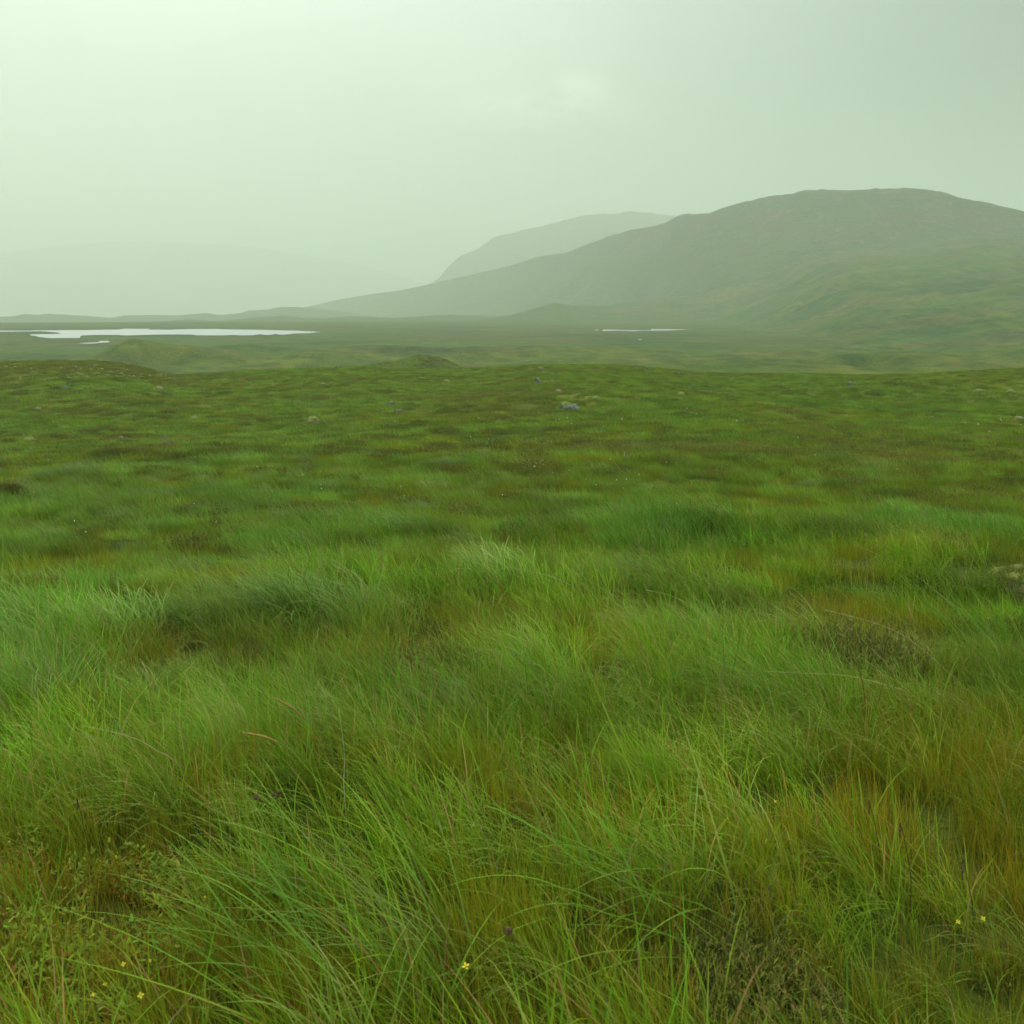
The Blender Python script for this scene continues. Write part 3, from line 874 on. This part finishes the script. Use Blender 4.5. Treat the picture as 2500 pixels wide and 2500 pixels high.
boulder(820, 901, 11, 5, 'tiny dark stone on the rim left of the middle knoll, right of a pair', seed=32, mats=(M_DARKROCK, M_LICHEN), moss=False)

def cushion(px, py, wpx, hpx, label, group=None, seed=1, mat=None, under=True):
    x, y, z, r = place(px, py)
    w, h = wpx * mpp(r) / 2, hpx * mpp(r) + (.07 if r > 20 else .04)
    root = tag(empty('moss_cushion', (x, y, z), 0), label, 'moss cushion', group)
    blob('moss', mat or M_MOSS, w, w * .8, h * (.8 if r < 32 else 1), seed, .34 if r < 32 else .2, 2.6, 4, root)
    if under:
        b = blob('peat_skirt', M_MOSSB, w * 1.12, w * .95, h * .62, seed + 3, .2, 1.8, 3, root)
        b.location = (.12 * w, -.08 * w, 0)
    if r < 32:
        # a fuzz of shoots all over the dome
        rg = np.random.default_rng(seed); n = 7000
        a = rg.uniform(0, 6.28, n); q = np.sqrt(rg.uniform(0, 1, n)); up = np.sqrt(1 - q * q * .96)
        pos = np.stack([q * np.cos(a) * w * 1.03, q * np.sin(a) * w * .83, up * h * .80], 1)
        c = pick(rg, n, [(.17, .18, .03), (.14, .15, .03), (.13, .11, .035)])
        cr = fbm(pos[:, 0] / w * 2.2, pos[:, 1] / w * 2.2, seed, 3) + .35 * up - .25 > 0
        c[cr] = pick(rg, int(cr.sum()), [(.20, .205, .032), (.23, .225, .05), (.18, .19, .035)])
        le = max(.006, .0017 * r)
        V, F, C = ribbon(pos, a + rg.normal(0, .6, n), .2 + q * 1.0, rg.uniform(-.3, .4, n), le * rg.uniform(.8, 2.4, n), le * rg.uniform(.15, .35, n), rg.uniform(0, 3, n), 2, c * .8, c * 1.15)
        o = mesh_obj('moss_shoots', V, F, [M_HEATH1], root); set_col(o.data, 'bcol', C)
    return root
for px, py, w, h, lab in [
    (766, 1034, 34, 13, 'bright yellow dome of moss, the roundest and brightest on the moor'),
    (388, 955, 24, 9, 'pale rimmed brown moss cushion in green grass below the left knoll'),
    (475, 1024, 18, 5, 'low pale crescent of moss alone in olive grass at the left'),
    (957, 992, 24, 9, 'mossy hump with dark right side, upper one left of the biggest boulder'),
    (975, 1010, 28, 7, 'flat yellow moss patch just below the dark sided mossy hump'),
    (932, 1004, 8, 4, 'smallest moss dot left of the flat yellow moss patch'),
    (790, 943, 16, 6, 'small tan moss cushion below the rim, left of the middle knoll'),
    (1090, 934, 18, 5, 'low yellow moss streak below the middle knoll'),
    (1348, 933, 11, 4, 'tiny yellow moss cushion right of the moss capped stone'),
    (1364, 959, 18, 5, 'thin pale moss arc above the biggest boulder'),
    (1455, 976, 18, 5, 'pale moss arc up the slope right of the biggest boulder'),
    (1662, 966, 20, 6, 'bright yellow moss arc on the green swell right of centre'),
    (2390, 957, 20, 5, 'yellow moss arc on the right slope, left of two'),
    (2466, 959, 20, 5, 'duller moss arc on the right slope, right of two'),
    (2488, 1026, 22, 6, 'pale moss patch at the right edge of the moor'),
    (400, 1074, 20, 6, 'pale moss cushion in the olive grass, above a dark green one'),
    (412, 1090, 34, 9, 'dark green moss hump with pale tips in the olive grass'),
    (72, 1077, 26, 6, 'faint flat moss hump near the left edge'),
    (92, 1002, 16, 5, 'faint tan moss cushion at the far left, high on the slope'),
    (296, 1073, 12, 4, 'faint yellow moss dot left of the pale moss cushion'),
    (14, 1222, 110, 34, 'large moss covered mound cut by the left edge'),
    (2500, 1452, 190, 66, 'yellow fringed moss mound at the right edge beside tall grass'),
    (478, 1612, 90, 34, 'ragged yellow moss mound among heather at the front left'),
]:
    cushion(px, py, w, h, lab, None, int(px) % 37 + 1, M_MOSSB if ('dark' in lab or 'large' in lab) else (M_LICHEN if ('pale' in lab or 'tan' in lab) else M_MOSS))

# lichen lumps scattered on the two heather knolls
def lump(name, loc, s, seed, label, group, mat):
    root = tag(empty(name, loc, seed), label, 'lichen clump', group)
    return root
rng = np.random.default_rng(21)
lump_src = [blob('lichen_clump', m, 1, .8, .55, 40 + k, .3, 2.2, 2) for k, m in enumerate([M_LICHEN, M_MOSS, M_LICHEN])]
first = [True] * 3
def put_lump(px, py, size, label, group):
    x, y, z, r = place(px, py)
    k = rng.integers(0, 3)
    if first[k]:
        o = lump_src[k]; first[k] = False
    else:
        o = lump_src[k].copy(); COL.objects.link(o)
    s = size * mpp(r)
    o.location = (x, y, z + .10); o.scale = (s, s, s * 1.2); o.rotation_euler = (0, 0, float(rng.uniform(0, 6.28)))
    tag(o, label, 'lichen clump', group)
KN = [(12, 898), (24, 901), (36, 900), (62, 903), (74, 903), (152, 902), (178, 907), (184, 898), (198, 906), (200, 917), (165, 921), (168, 925), (190, 916), (214, 924),
      (230, 917), (240, 905), (250, 905), (243, 913), (262, 920), (236, 893), (228, 897), (280, 899), (285, 907), (300, 903), (296, 915), (302, 918), (310, 907), (318, 922),
      (326, 922), (340, 921), (344, 923), (365, 920), (385, 918), (392, 920), (405, 919), (416, 923), (424, 925), (355, 914), (222, 903), (270, 912)]
for px, py in KN:
    put_lump(px + rng.uniform(-2, 2), py + rng.uniform(0, 3), rng.uniform(3.0, 6.0), 'small pale yellow lichen clump on the brown left heather knoll', 'lichen clumps on the left knoll')
for k in range(32):
    px = 1066 + rng.normal(0, 22); py = 884 + rng.normal(0, 7)
    put_lump(px, py, rng.uniform(1.2, 2.4), 'tiny tan lichen clump on the heather covered middle knoll', 'lichen clumps on the middle knoll')

# cotton grass: white dots over the middle moor
def cotton_src():
    root = empty('cotton_grass', (0, 0, 0))
    V, F, C = ribbon(np.array([[0, 0, -.05]]), np.array([math.pi]), np.array([.1]), np.array([.4]), np.array([.38]), np.array([.004]), np.array([.2]), 4, np.array([[.1, .15, .03]]), np.array([[.1, .15, .03]]))
    s = mesh_obj('stem', V, F, [M_STEM], root)
    h = blob('cotton_tuft', M_COTTON, .010, .010, .013, 3, .4, 2.2, 2, root, flat=-1.2)
    h.location = (-.11, 0, .31)
    return root
CG = [(1324, 1030), (1342, 1031), (1372, 1042), (1394, 1044), (1404, 1058), (1527, 1049), (1685, 1020), (1694, 1024), (1707, 1030), (1706, 1047), (1531, 1130), (1533, 1129), (1499, 1145),
      (1634, 1150), (1315, 1167), (1358, 1175), (1397, 1169), (1437, 1190), (1463, 1205), (1530, 1215), (1516, 1205), (1570, 1188), (1540, 1201), (990, 1216), (998, 1237), (1808, 1053),
      (1996, 1134), (1954, 1092), (2197, 1169), (2275, 1016), (2283, 1036), (2364, 1056), (2423, 1082), (2450, 1045), (2452, 1052), (2396, 1064), (2436, 1105), (2499, 1056), (1239, 1241),
      (637, 1169), (752, 1190), (793, 1205), (797, 1224), (655, 1007), (130, 1145), (484, 1259), (200, 1310), (225, 1340), (974, 1050), (1178, 1042), (1200, 1092), (1157, 1091)]
cs = cotton_src(); fst = True
for px, py in CG:
    x, y, z, r = place(px, py + 6)
    o = cs if fst else copy_tree(cs); fst = False
    s = float(rng.uniform(.7, 1.1)) * max(.75, min(1.5, r / 30))
    o.location = (x, y, z + .03); o.scale = (s, s, s); o.rotation_euler = (0, 0, float(rng.uniform(-.6, .6)))
    tag(o, 'tiny white cotton grass head on a thin stem in the middle moor', 'cotton grass', 'white cotton grass heads on the middle moor')

# yellow flowers
def flower(px, py, size, label, group=None, h=.10):
    dx, dy, dz = [float(v) for v in pix_dir(px, py)]
    x, y, r = ground_at(px, py + h / mpp(math.hypot(*ground_at(px, py)[:2])) * .75)
    z = float(height(x, y))
    size *= .85
    root = tag(empty('tormentil_flower', (x, y, z)), label, 'flower', group)
    c = np.array([[.09, .15, .03]])
    V, F, C = ribbon(np.array([[0, 0, -.03]]), np.array([2.6]), np.array([.05]), np.array([.2]), np.array([h + .04]), np.array([.003]), np.array([.2]), 4, c, c)
    mesh_obj('stem', V, F, [M_STEM], root)
    tip = V.reshape(-1, 2, 3)[-1].mean(0)
    fl = Matrix.Rotation(R(38), 4, 'X')
    for k in range(4):
        a = k * math.pi / 2 + .4
        pts = []
        for q in range(9):
            t = q / 8; wd = size * .55 * math.sin(min(1, t * 1.15) * math.pi) ** .7 * .5 if t < 1 else 0
            rr = size * (.12 + .88 * t) * (1 - .12 * (t > .95))
            zz = size * .25 * t * t
            for s in (-1, 1):
                pts.append((rr * math.cos(a) - s * wd * math.sin(a), rr * math.sin(a) + s * wd * math.cos(a), zz))
        Fp = [(2 * q, 2 * q + 1, 2 * q + 3, 2 * q + 2) for q in range(8)]
        pv = [tuple(fl @ Vector(p) + Vector(tip)) for p in pts]
        mesh_obj('petal', pv, Fp, [M_YELLOW], root)
    b = blob('flower_centre', M_ORANGEC, size * .22, size * .22, size * .15, 2, .1, 2, 2, root, flat=-1)
    b.location = tip
    return root
flower(1162, 2398, .0125, 'largest yellow flower, low among rushes at the bottom centre', h=.16)
for px, py, s, lab in [(368, 2468, .011, 'yellow flower at the bottom left, brightest of its cluster'), (324, 2390, .009, 'yellow flower above the brightest one at the bottom left'),
                       (252, 2467, .007, 'small pale yellow flower left of the brightest one at the bottom'), (280, 2440, .007, 'narrow yellow bloom between two others at the bottom left'),
                       (388, 2380, .006, 'tiny yellow flower right of a dark red leaf at the lower left'), (12, 2494, .009, 'yellow flower in the bottom left corner'),
                       (519, 2222, .007, 'yellow flower at the edge of the long leaning blades at the left'), (41, 2089, .006, 'tiny yellow flower near the left edge'),
                       (1904, 1984, .007, 'yellow flower in olive grass right of centre, high in the front'), (2351, 2286, .009, 'left of two yellow flowers at the lower right'),
                       (2412, 2278, .010, 'right of two yellow flowers at the lower right'), (1682, 1617, .008, 'tiny yellow flower left of the dark heather bush')]:
    flower(px, py, s, lab, 'yellow flowers in the front grass', h=.12)

# ------------------------------------------------------------------ stalks and seed heads
def tube(pts, rad, nseg=6):
    pts = [Vector(p) for p in pts]; V = []; F = []
    n = len(pts)
    for i, p in enumerate(pts):
        d = (pts[min(i + 1, n - 1)] - pts[max(i - 1, 0)]).normalized()
        u = d.cross(Vector((0, 1, .2))).normalized(); w = d.cross(u)
        rr = rad[i] if hasattr(rad, '__len__') else rad
        for k in range(nseg):
            a = 2 * math.pi * k / nseg
            V.append(p + (u * math.cos(a) + w * math.sin(a)) * rr)
    for i in range(n - 1):
        for k in range(nseg):
            F.append((i * nseg + k, i * nseg + (k + 1) % nseg, (i + 1) * nseg + (k + 1) % nseg, (i + 1) * nseg + k))
    return np.array([tuple(v) for v in V]), np.array(F)

def stalk_path(foot, tip, bow=0., n=14, rise=.2):
    """foot, tip: the part of the stem one sees over the grass, in photo pixels; below the foot the stem bends down to its root"""
    (fx, fy), (tx, ty) = foot, tip
    X, Y, r = ground_at(fx, fy)
    for _ in range(3):
        X, Y, r = ground_at(fx, min(fy + rise / mpp(r), 2900))
    def at(px, py):
        dx, dy, dz = [float(v) for v in pix_dir(px, py)]
        t = Y / dy
        return Vector((dx * t, Y, EYE + dz * t))
    Fo, T = at(fx, fy), at(tx, ty)
    d = T - Fo
    bx = Fo.x - d.x / max(.05, d.length) * rise * .55
    B = Vector((bx, Y + .02, 0)); B.z = float(height(B.x, B.y)) - .03
    c1 = B + Vector((0, 0, .4)) * (Fo - B).length; c2 = Fo - d.normalized() * (Fo - B).length * .4
    path = []
    m = n // 2
    for k in range(m):
        t = k / m
        path.append(B * (1 - t) ** 3 + c1 * (3 * t * (1 - t) ** 2) + c2 * (3 * t * t * (1 - t)) + Fo * t ** 3)
    up = Vector((0, 0, 1)); sd = d.normalized(); nr = up - sd * up.dot(sd)
    nr = nr.normalized() if nr.length > .1 else Vector((1, 0, 0))
    for k in range(n + 1):
        t = k / n
        path.append(Fo + d * t + nr * (bow * d.length * math.sin(math.pi * t)) + Vector((0, .03 * d.length * math.sin(2 * math.pi * t), 0)))
    return path, B

def stalk(foot, tip, bow, label, group='long straw stalks in the front grass', col=(.42, .36, .14), rad=.0011):
    path, B = stalk_path(foot, tip, bow)
    root = tag(empty('grass_stalk', B), label, 'grass stalk', group)
    n = len(path)
    rd = [rad * (1.25 - .75 * i / n) for i in range(n)]
    V, F = tube([p - B for p in path], rd, 5)
    o = mesh_obj('stem', V, F, [M_DRY], root); set_col(o.data, 'bcol', np.tile(np.array(col), (len(V), 1)) * np.random.default_rng(1).uniform(.85, 1.1, (len(V), 1)))
    # panicle: a narrow spike of small husks near the tip
    hv, hf = [], []
    d = (path[-1] - path[-4])
    for k in range(10):
        p = path[-1] - B - d * (k / 12)
        b = len(hv)
        s = rad * 1.6
        q = Vector((random.uniform(-1, 1), random.uniform(-1, 1), random.uniform(-.3, 1))) * s * 1.6
        e = d.normalized() * s * 5
        for pp in (p, p + q + e * .3, p + e, p - q * .4 + e * .4):
            hv.append(tuple(pp))
        hf.append((b, b + 1, b + 2, b + 3))
    h = mesh_obj('seed_panicle', hv, hf, [M_DRY], root); set_col(h.data, 'bcol', np.tile(np.array(col) * np.array((.95, .8, .7)), (len(hv), 1)))
    return root
for foot, tip, bow, lab, col in [
    ((1795, 1476), (1660, 1343), .03, 'straight straw stalk left of the right hand heather bush, leaning left', (.40, .34, .12)),
    ((2325, 1476), (2077, 1326), .05, 'long straw stalk above the heather bush, the highest of its group', (.38, .34, .14)),
    ((2151, 1606), (1982, 1463), .02, 'straw stalk crossing in front of the dark heather bush', (.34, .26, .12)),
    ((2316, 1643), (2021, 1491), .09, 'bowed straw stalk arching over the dark heather bush', (.42, .36, .15)),
    ((2182, 1678), (1873, 1639), .04, 'almost flat straw stalk lying below the dark heather bush', (.42, .36, .14)),
    ((1756, 1715), (1786, 1530), .02, 'upright thin reddish stalk, leaning slightly right', (.33, .22, .10)),
    ((1851, 1463), (1773, 1385), .04, 'short straw stalk left of the heather bush', (.38, .32, .14)),
    ((1383, 1424), (1253, 1389), .05, 'low straw stalk in the middle, nearly level', (.4, .36, .2)),
    ((1614, 1580), (1366, 1376), .07, 'longest straw stalk in the middle of the picture, bowed', (.36, .34, .1)),
    ((1679, 1476), (1579, 1441), .06, 'short pale stalk right of the longest middle stalk', (.42, .38, .2)),
    ((300, 1789), (217, 1698), .05, 'pale stalk at the left, leaning over shining grass', (.42, .37, .2)),
    ((383, 1833), (204, 1772), .06, 'nearly level pale stalk at the left', (.42, .36, .2)),
    ((839, 1909), (828, 1734), .03, 'white upright stalk left of centre', (.55, .52, .36)),
    ((1179, 2033), (1101, 1878), .02, 'straw stalk at the front centre with a tan stem', (.42, .33, .12)),
    ((510, 2089), (510, 1915), .01, 'vertical pale stalk beside the long leaning blades at the left', (.42, .37, .12)),
    ((413, 2498), (465, 2437), .01, 'dry tan stalk at the bottom left leaning right', (.45, .34, .2)),
    ((2108, 2363), (2053, 2172), .01, 'yellow-green stalk at the lower right', (.34, .36, .05)),
]:
    stalk(foot, tip, bow, lab, col=col, rad=.0018 if foot[1] < 1720 else .0011)

def spike(foot, tip, label, w=.008):
    """orange bristly seed head: the spike itself runs from foot to tip, its stem goes on down into the grass"""
    path, B = stalk_path(foot, tip, .05, 16, .25)
    root = tag(empty('grass_seed_head', B), label, 'seed head', 'orange seed heads')
    n = len(path)
    cut = 8
    V, F = tube([p - B for p in path[:cut + 1]], .0011, 5)
    mesh_obj('stem', V, F, [M_STEM], root)
    sp = [p - B for p in path[cut:]]
    m = len(sp)
    V, F = tube(sp, [w * .5 * (math.sin(math.pi * (.12 + .8 * i / (m - 1)))) for i in range(m)], 8)
    mesh_obj('spike', V, F, [M_SEED], root)
    d = (sp[-1] - sp[0]).normalized(); L = (sp[-1] - sp[0]).length
    bv, bf = [], []
    rg = random.Random(3)
    for k in range(260):
        t = rg.uniform(0.02, .98); i = min(int(t * (m - 1)), m - 2); f = t * (m - 1) - i
        p = sp[i].lerp(sp[i + 1], f)
        q = Vector((rg.gauss(0, 1), rg.gauss(0, 1), rg.gauss(0, 1))); q = (q - d * q.dot(d)).normalized()
        a = p + q * w * .3; b = a + (q * .55 + d).normalized() * w * rg.uniform(.6, 1.1)
        s = q.cross(d) * w * .05
        j = len(bv); bv += [tuple(a - s), tuple(a + s), tuple(b + s * .3), tuple(b - s * .3)]; bf.append((j, j + 1, j + 2, j + 3))
    mesh_obj('bristles', bv, bf, [M_SEEDP], root)
    return root
spike((737, 1750), (668, 1702), 'orange bristly seed head at the front left, upper of two', .008)
spike((680, 1814), (594, 1788), 'orange bristly seed head at the front left, lower and flatter of two', .008)

def rush_head(px, py, size, label, group=None, cluster=3, tall=False):
    path, B = stalk_path((px + 14, py + 60), (px, py), .02, 10, .2)
    root = tag(empty('rush_seed_head', B), label, 'seed head', group)
    V, F = tube([p - B for p in path], .0011, 5)
    mesh_obj('stem', V, F, [M_STEM if not tall else M_TWIG], root)
    tipp = path[-1] - B
    for k in range(cluster):
        b = blob('seed_cluster', M_BROWN, size * (.5 if tall else 1), size * (.5 if tall else 1), size * (2.2 if tall else 1.1), k + px % 9, .35, 2.5, 2, root, flat=-2)
        b.location = tipp + Vector((random.uniform(-1, 1) * size * (0.3 if tall else 1.7), random.uniform(-1, 1) * size, -k * size * (2.4 if tall else .9)))
    return root
rush_head(626, 1943, .006, 'dark red rush seed head above the long blades at the left, left of a pair', 'brown rush seed heads')
rush_head(672, 1936, .006, 'dark red rush seed head above the long blades at the left, right of a pair', 'brown rush seed heads')
rush_head(1246, 2268, .006, 'reddish brown rush seed head with three knobs at the bottom centre', 'brown rush seed heads')
rush_head(2123, 1960, .004, 'thin brown sedge spike at the right, in olive grass', 'brown sedge spikes', 4, True)
rush_head(2199, 2015, .004, 'thin brown sedge spike right of the first one', 'brown sedge spikes', 4, True)
rush_head(2351, 2100, .004, 'tall dark sedge spike at the far right', 'brown sedge spikes', 6, True)
rush_head(188, 1950, .0035, 'dark sedge spike near the left edge', 'brown sedge spikes', 5, True)

# ------------------------------------------------------------------ heather bushes (single plants that stand out)
def heather_src(seed, n, k, leaf):
    rg = np.random.default_rng(seed)
    root = empty('heather_bush', (0, 0, 0))
    V, F, C = sprigs(rg, n, .5, .36, -.02, leaf, cols=[(.15, .18, .028), (.18, .17, .032), (.12, .155, .025), (.21, .18, .035)], tipc=[(.32, .16, .04), (.26, .18, .04), (.28, .22, .08)], k=k)
    ns = n * 3 * 2
    o = mesh_obj('foliage', V[ns:], F[n * 2:] - ns, [M_HEATH1], root); set_col(o.data, 'bcol', C[ns:])
    s = mesh_obj('stems', V[:ns], F[:n * 2], [M_TWIG], root)
    return root
srcs = [heather_src(61, 340, 16, .02), heather_src(62, 420, 16, .022), heather_src(63, 260, 10, .035)]
used = [False] * 3
for px, py, wpx, hs, k, lab in BUSH:
    x, y, z, r = place(px, py)
    o = srcs[k] if not used[k] else copy_tree(srcs[k]); used[k] = True
    s = wpx * mpp(r) * .95
    o.location = (x, y, z); o.scale = (s, s * .8, s * hs if k < 2 else s * hs * .8); o.rotation_euler = (0, 0, random.uniform(0, 6.28))
    tag(o, lab, 'heather', 'heather bushes standing out from the grass')

# ------------------------------------------------------------------ big leaning tussocks of the foreground
def tussock(px, py, n, Rr, L0, L1, w0, w1, spread, lean, bend, label, seed, tintc=(1, 1, 1), rot=0.):
    rg = np.random.default_rng(seed)
    x, y, z, r = place(px, py)
    root = tag(empty('grass_tussock', (x, y, z), rot), label, 'tussock', 'big tussocks of the front grass')
    V, F, C = molinia(rg, n, Rr, L0, L1, w0, w1, 10, spread, lean, bend, -.03, .03)
    o = mesh_obj('blades', V, F, [M_PLANT], root); set_col(o.data, 'bcol', C * np.array(tintc))
    b = disc(rg, 160, Rr * 1.1, -.03)
    cc = pick(rg, 160, [(.2, .16, .08), (.15, .11, .05), (.12, .12, .04)])
    V, F, C = ribbon(b, rg.uniform(0, 6.28, 160), rg.uniform(.2, .9, 160), rg.uniform(.2, 1, 160), rg.uniform(.1, .22, 160), rg.uniform(.002, .004, 160), rg.uniform(-1, 1, 160), 4, cc, cc * 1.2)
    s = mesh_obj('dead_leaves', V, F, [M_DRY], root); set_col(s.data, 'bcol', C)
    return root
tussock(960, 2400, 105, .30, .42, .78, .004, .0075, .5, (.35, .95), (.1, 1.1), 'largest tussock of long green blades, sweeping left across the front', 71, (1.02, .92, .9), -.35)
tussock(1700, 2230, 55, .24, .4, .7, .0045, .0075, .55, (.4, 1.05), (.3, 1.3), 'tussock of arching bright blades at the bottom right of centre', 72, (1.15, .95, .85), -.1)
tussock(2440, 1600, 130, .22, .45, .75, .004, .007, .4, (.4, .8), (.2, .8), 'tall green tussock below the moss mound at the right edge', 73, (.9, .98, .9), -.3)
tussock(1990, 1760, 130, .2, .4, .65, .004, .007, .5, (.25, .7), (.2, .9), 'bright tussock just below the dark heather bush at the right', 74, (1.1, 1.08, .8), -.2)

# ------------------------------------------------------------------ haze
def haze_box():
    lo, hi, s = VALLEY - 200, 680, 12200
    V = [(x, y, z) for z in (lo, hi) for y in (-s, s) for x in (-s, s)]
    F = [(0, 2, 3, 1), (4, 5, 7, 6), (0, 1, 5, 4), (2, 6, 7, 3), (0, 4, 6, 2), (1, 3, 7, 5)]
    m, g = new_mat('moor_haze')
    v = g.n('ShaderNodeVolumePrincipled')
    v.inputs['Color'].default_value = (.92, .985, .925, 1)
    v.inputs['Density'].default_value = HAZE
    v.inputs['Anisotropy'].default_value = .45
    o = g.n('ShaderNodeOutputMaterial'); g.l(v.outputs[0], o.inputs['Volume'])
    ob = mesh_obj('haze', V, F, [m], smooth_sh=False)
    return tag(ob, kind='stuff')
HAZE = 3.9e-4
haze_box()

# ------------------------------------------------------------------ sky and sun
SUN_EL, SUN_AZ = R(48), R(-38)           # azimuth from +y, negative = left
world = bpy.data.worlds.new('World'); scene.world = world; world.use_nodes = True
g = NT(world.node_tree)
sky = g.n('ShaderNodeTexSky', sky_type='NISHITA'); sky.sun_disc = False
sky.sun_elevation = SUN_EL; sky.sun_rotation = SUN_AZ
sky.dust_density = 6; sky.air_density = 1.5
tc = g.n('ShaderNodeTexCoord')
sep = g.n('ShaderNodeSeparateXYZ'); g.l(tc.outputs['Generated'], sep.inputs[0])
elev = math_n(g, 'ARCSINE', math_n(g, 'MAXIMUM', sep.outputs[2], 0.0))
# brightness grows with height, a bright part of the cloud at the upper left, darker rain cloud to the right
up = ramp_n(g, elev, 0.0, R(80))
def lobe(az, el, width):
    d = (math.sin(R(az)) * math.cos(R(el)), math.cos(R(az)) * math.cos(R(el)), math.sin(R(el)))
    n = g.n('ShaderNodeVectorMath', operation='DOT_PRODUCT'); g.l(tc.outputs['Generated'], n.inputs[0]); n.inputs[1].default_value = d
    a = math_n(g, 'ARCCOSINE', math_n(g, 'MINIMUM', n.outputs['Value'], 1.0))
    q = math_n(g, 'DIVIDE', a, R(width))
    return math_n(g, 'POWER', 2.718, math_n(g, 'MULTIPLY', math_n(g, 'MULTIPLY', q, q), -1.0))
mp = g.n('ShaderNodeMapping'); mp.inputs['Scale'].default_value = (1.0, 1.0, 2.2); g.l(tc.outputs['Generated'], mp.inputs[0])
cl = noise_n(g, mp.outputs[0], 3.4, 6, .55)
cl2 = noise_n(g, mp.outputs[0], 11, 6, .6)
bright = lobe(-16, 24, 30)
dark = lobe(37, 10, 29)
azim = math_n(g, 'ARCTAN2', sep.outputs[0], sep.outputs[1])
def streak(az, el, waz, wel):
    p = math_n(g, 'POWER', math_n(g, 'DIVIDE', math_n(g, 'SUBTRACT', azim, R(az)), R(waz)), 2.0)
    q = math_n(g, 'POWER', math_n(g, 'DIVIDE', math_n(g, 'SUBTRACT', elev, R(el)), R(wel)), 2.0)
    return math_n(g, 'POWER', 2.718, math_n(g, 'MULTIPLY', math_n(g, 'ADD', p, q), -1.0))
cl3 = noise_n(g, mp.outputs[0], 26, 6, .6)
wisp = math_n(g, 'MULTIPLY', math_n(g, 'MAXIMUM', streak(1.6, 9.5, 4.2, .75), streak(3.2, 10.2, 1.7, 1.0)), ramp_n(g, cl3, .34, .62))
val = math_n(g, 'ADD', .64, math_n(g, 'ADD', math_n(g, 'MULTIPLY', up, .35), math_n(g, 'MULTIPLY', math_n(g, 'MULTIPLY', up, up), 2.0)))
val = math_n(g, 'ADD', val, math_n(g, 'MULTIPLY', bright, .51))
val = math_n(g, 'SUBTRACT', val, math_n(g, 'MULTIPLY', dark, .84))
val = math_n(g, 'ADD', val, math_n(g, 'MULTIPLY', wisp, .34))
val = math_n(g, 'MULTIPLY', val, math_n(g, 'ADD', .74, math_n(g, 'MULTIPLY', cl, .52)))
ccol = mixc(g, math_n(g, 'MINIMUM', math_n(g, 'MAXIMUM', math_n(g, 'SUBTRACT', math_n(g, 'MULTIPLY', dark, 1.2), math_n(g, 'MULTIPLY', bright, .6)), 0.0), 1.0), (.87, 1.0, .86), (.72, .99, .87))
vm = g.n('ShaderNodeVectorMath', operation='SCALE'); g.l(ccol, vm.inputs[0]); g.l(math_n(g, 'MULTIPLY', val, 10.0), vm.inputs[3])
mixed = mixc(g, .93, sky.outputs[0], vm.outputs[0])
bg = g.n('ShaderNodeBackground'); bg.inputs['Strength'].default_value = .1
g.l(mixed, bg.inputs[0])
ow = g.n('ShaderNodeOutputWorld'); g.l(bg.outputs[0], ow.inputs[0])

sd = bpy.data.lights.new('sun', 'SUN'); sd.energy = .8; sd.angle = R(25); sd.color = (1.0, .97, .85)
so = bpy.data.objects.new('sun', sd); COL.objects.link(so)
sdir = Vector((math.sin(SUN_AZ) * math.cos(SUN_EL), math.cos(SUN_AZ) * math.cos(SUN_EL), math.sin(SUN_EL)))
so.rotation_euler = sdir.to_track_quat('Z', 'Y').to_euler()
so.location = sdir * 50

# ------------------------------------------------------------------ render settings
vs = scene.view_settings
scene.display_settings.display_device = 'sRGB'
vs.view_transform = 'Standard'; vs.look = 'None'; vs.exposure = 0; vs.gamma = 1; vs.use_curve_mapping = False
scene.render.engine = 'CYCLES'
cy = scene.cycles
cy.max_bounces = 5; cy.diffuse_bounces = 2; cy.glossy_bounces = 2; cy.transmission_bounces = 3; cy.volume_bounces = 2; cy.transparent_max_bounces = 4
cy.use_adaptive_sampling = False
cy.use_denoising = True
cy.sample_clamp_indirect = 8
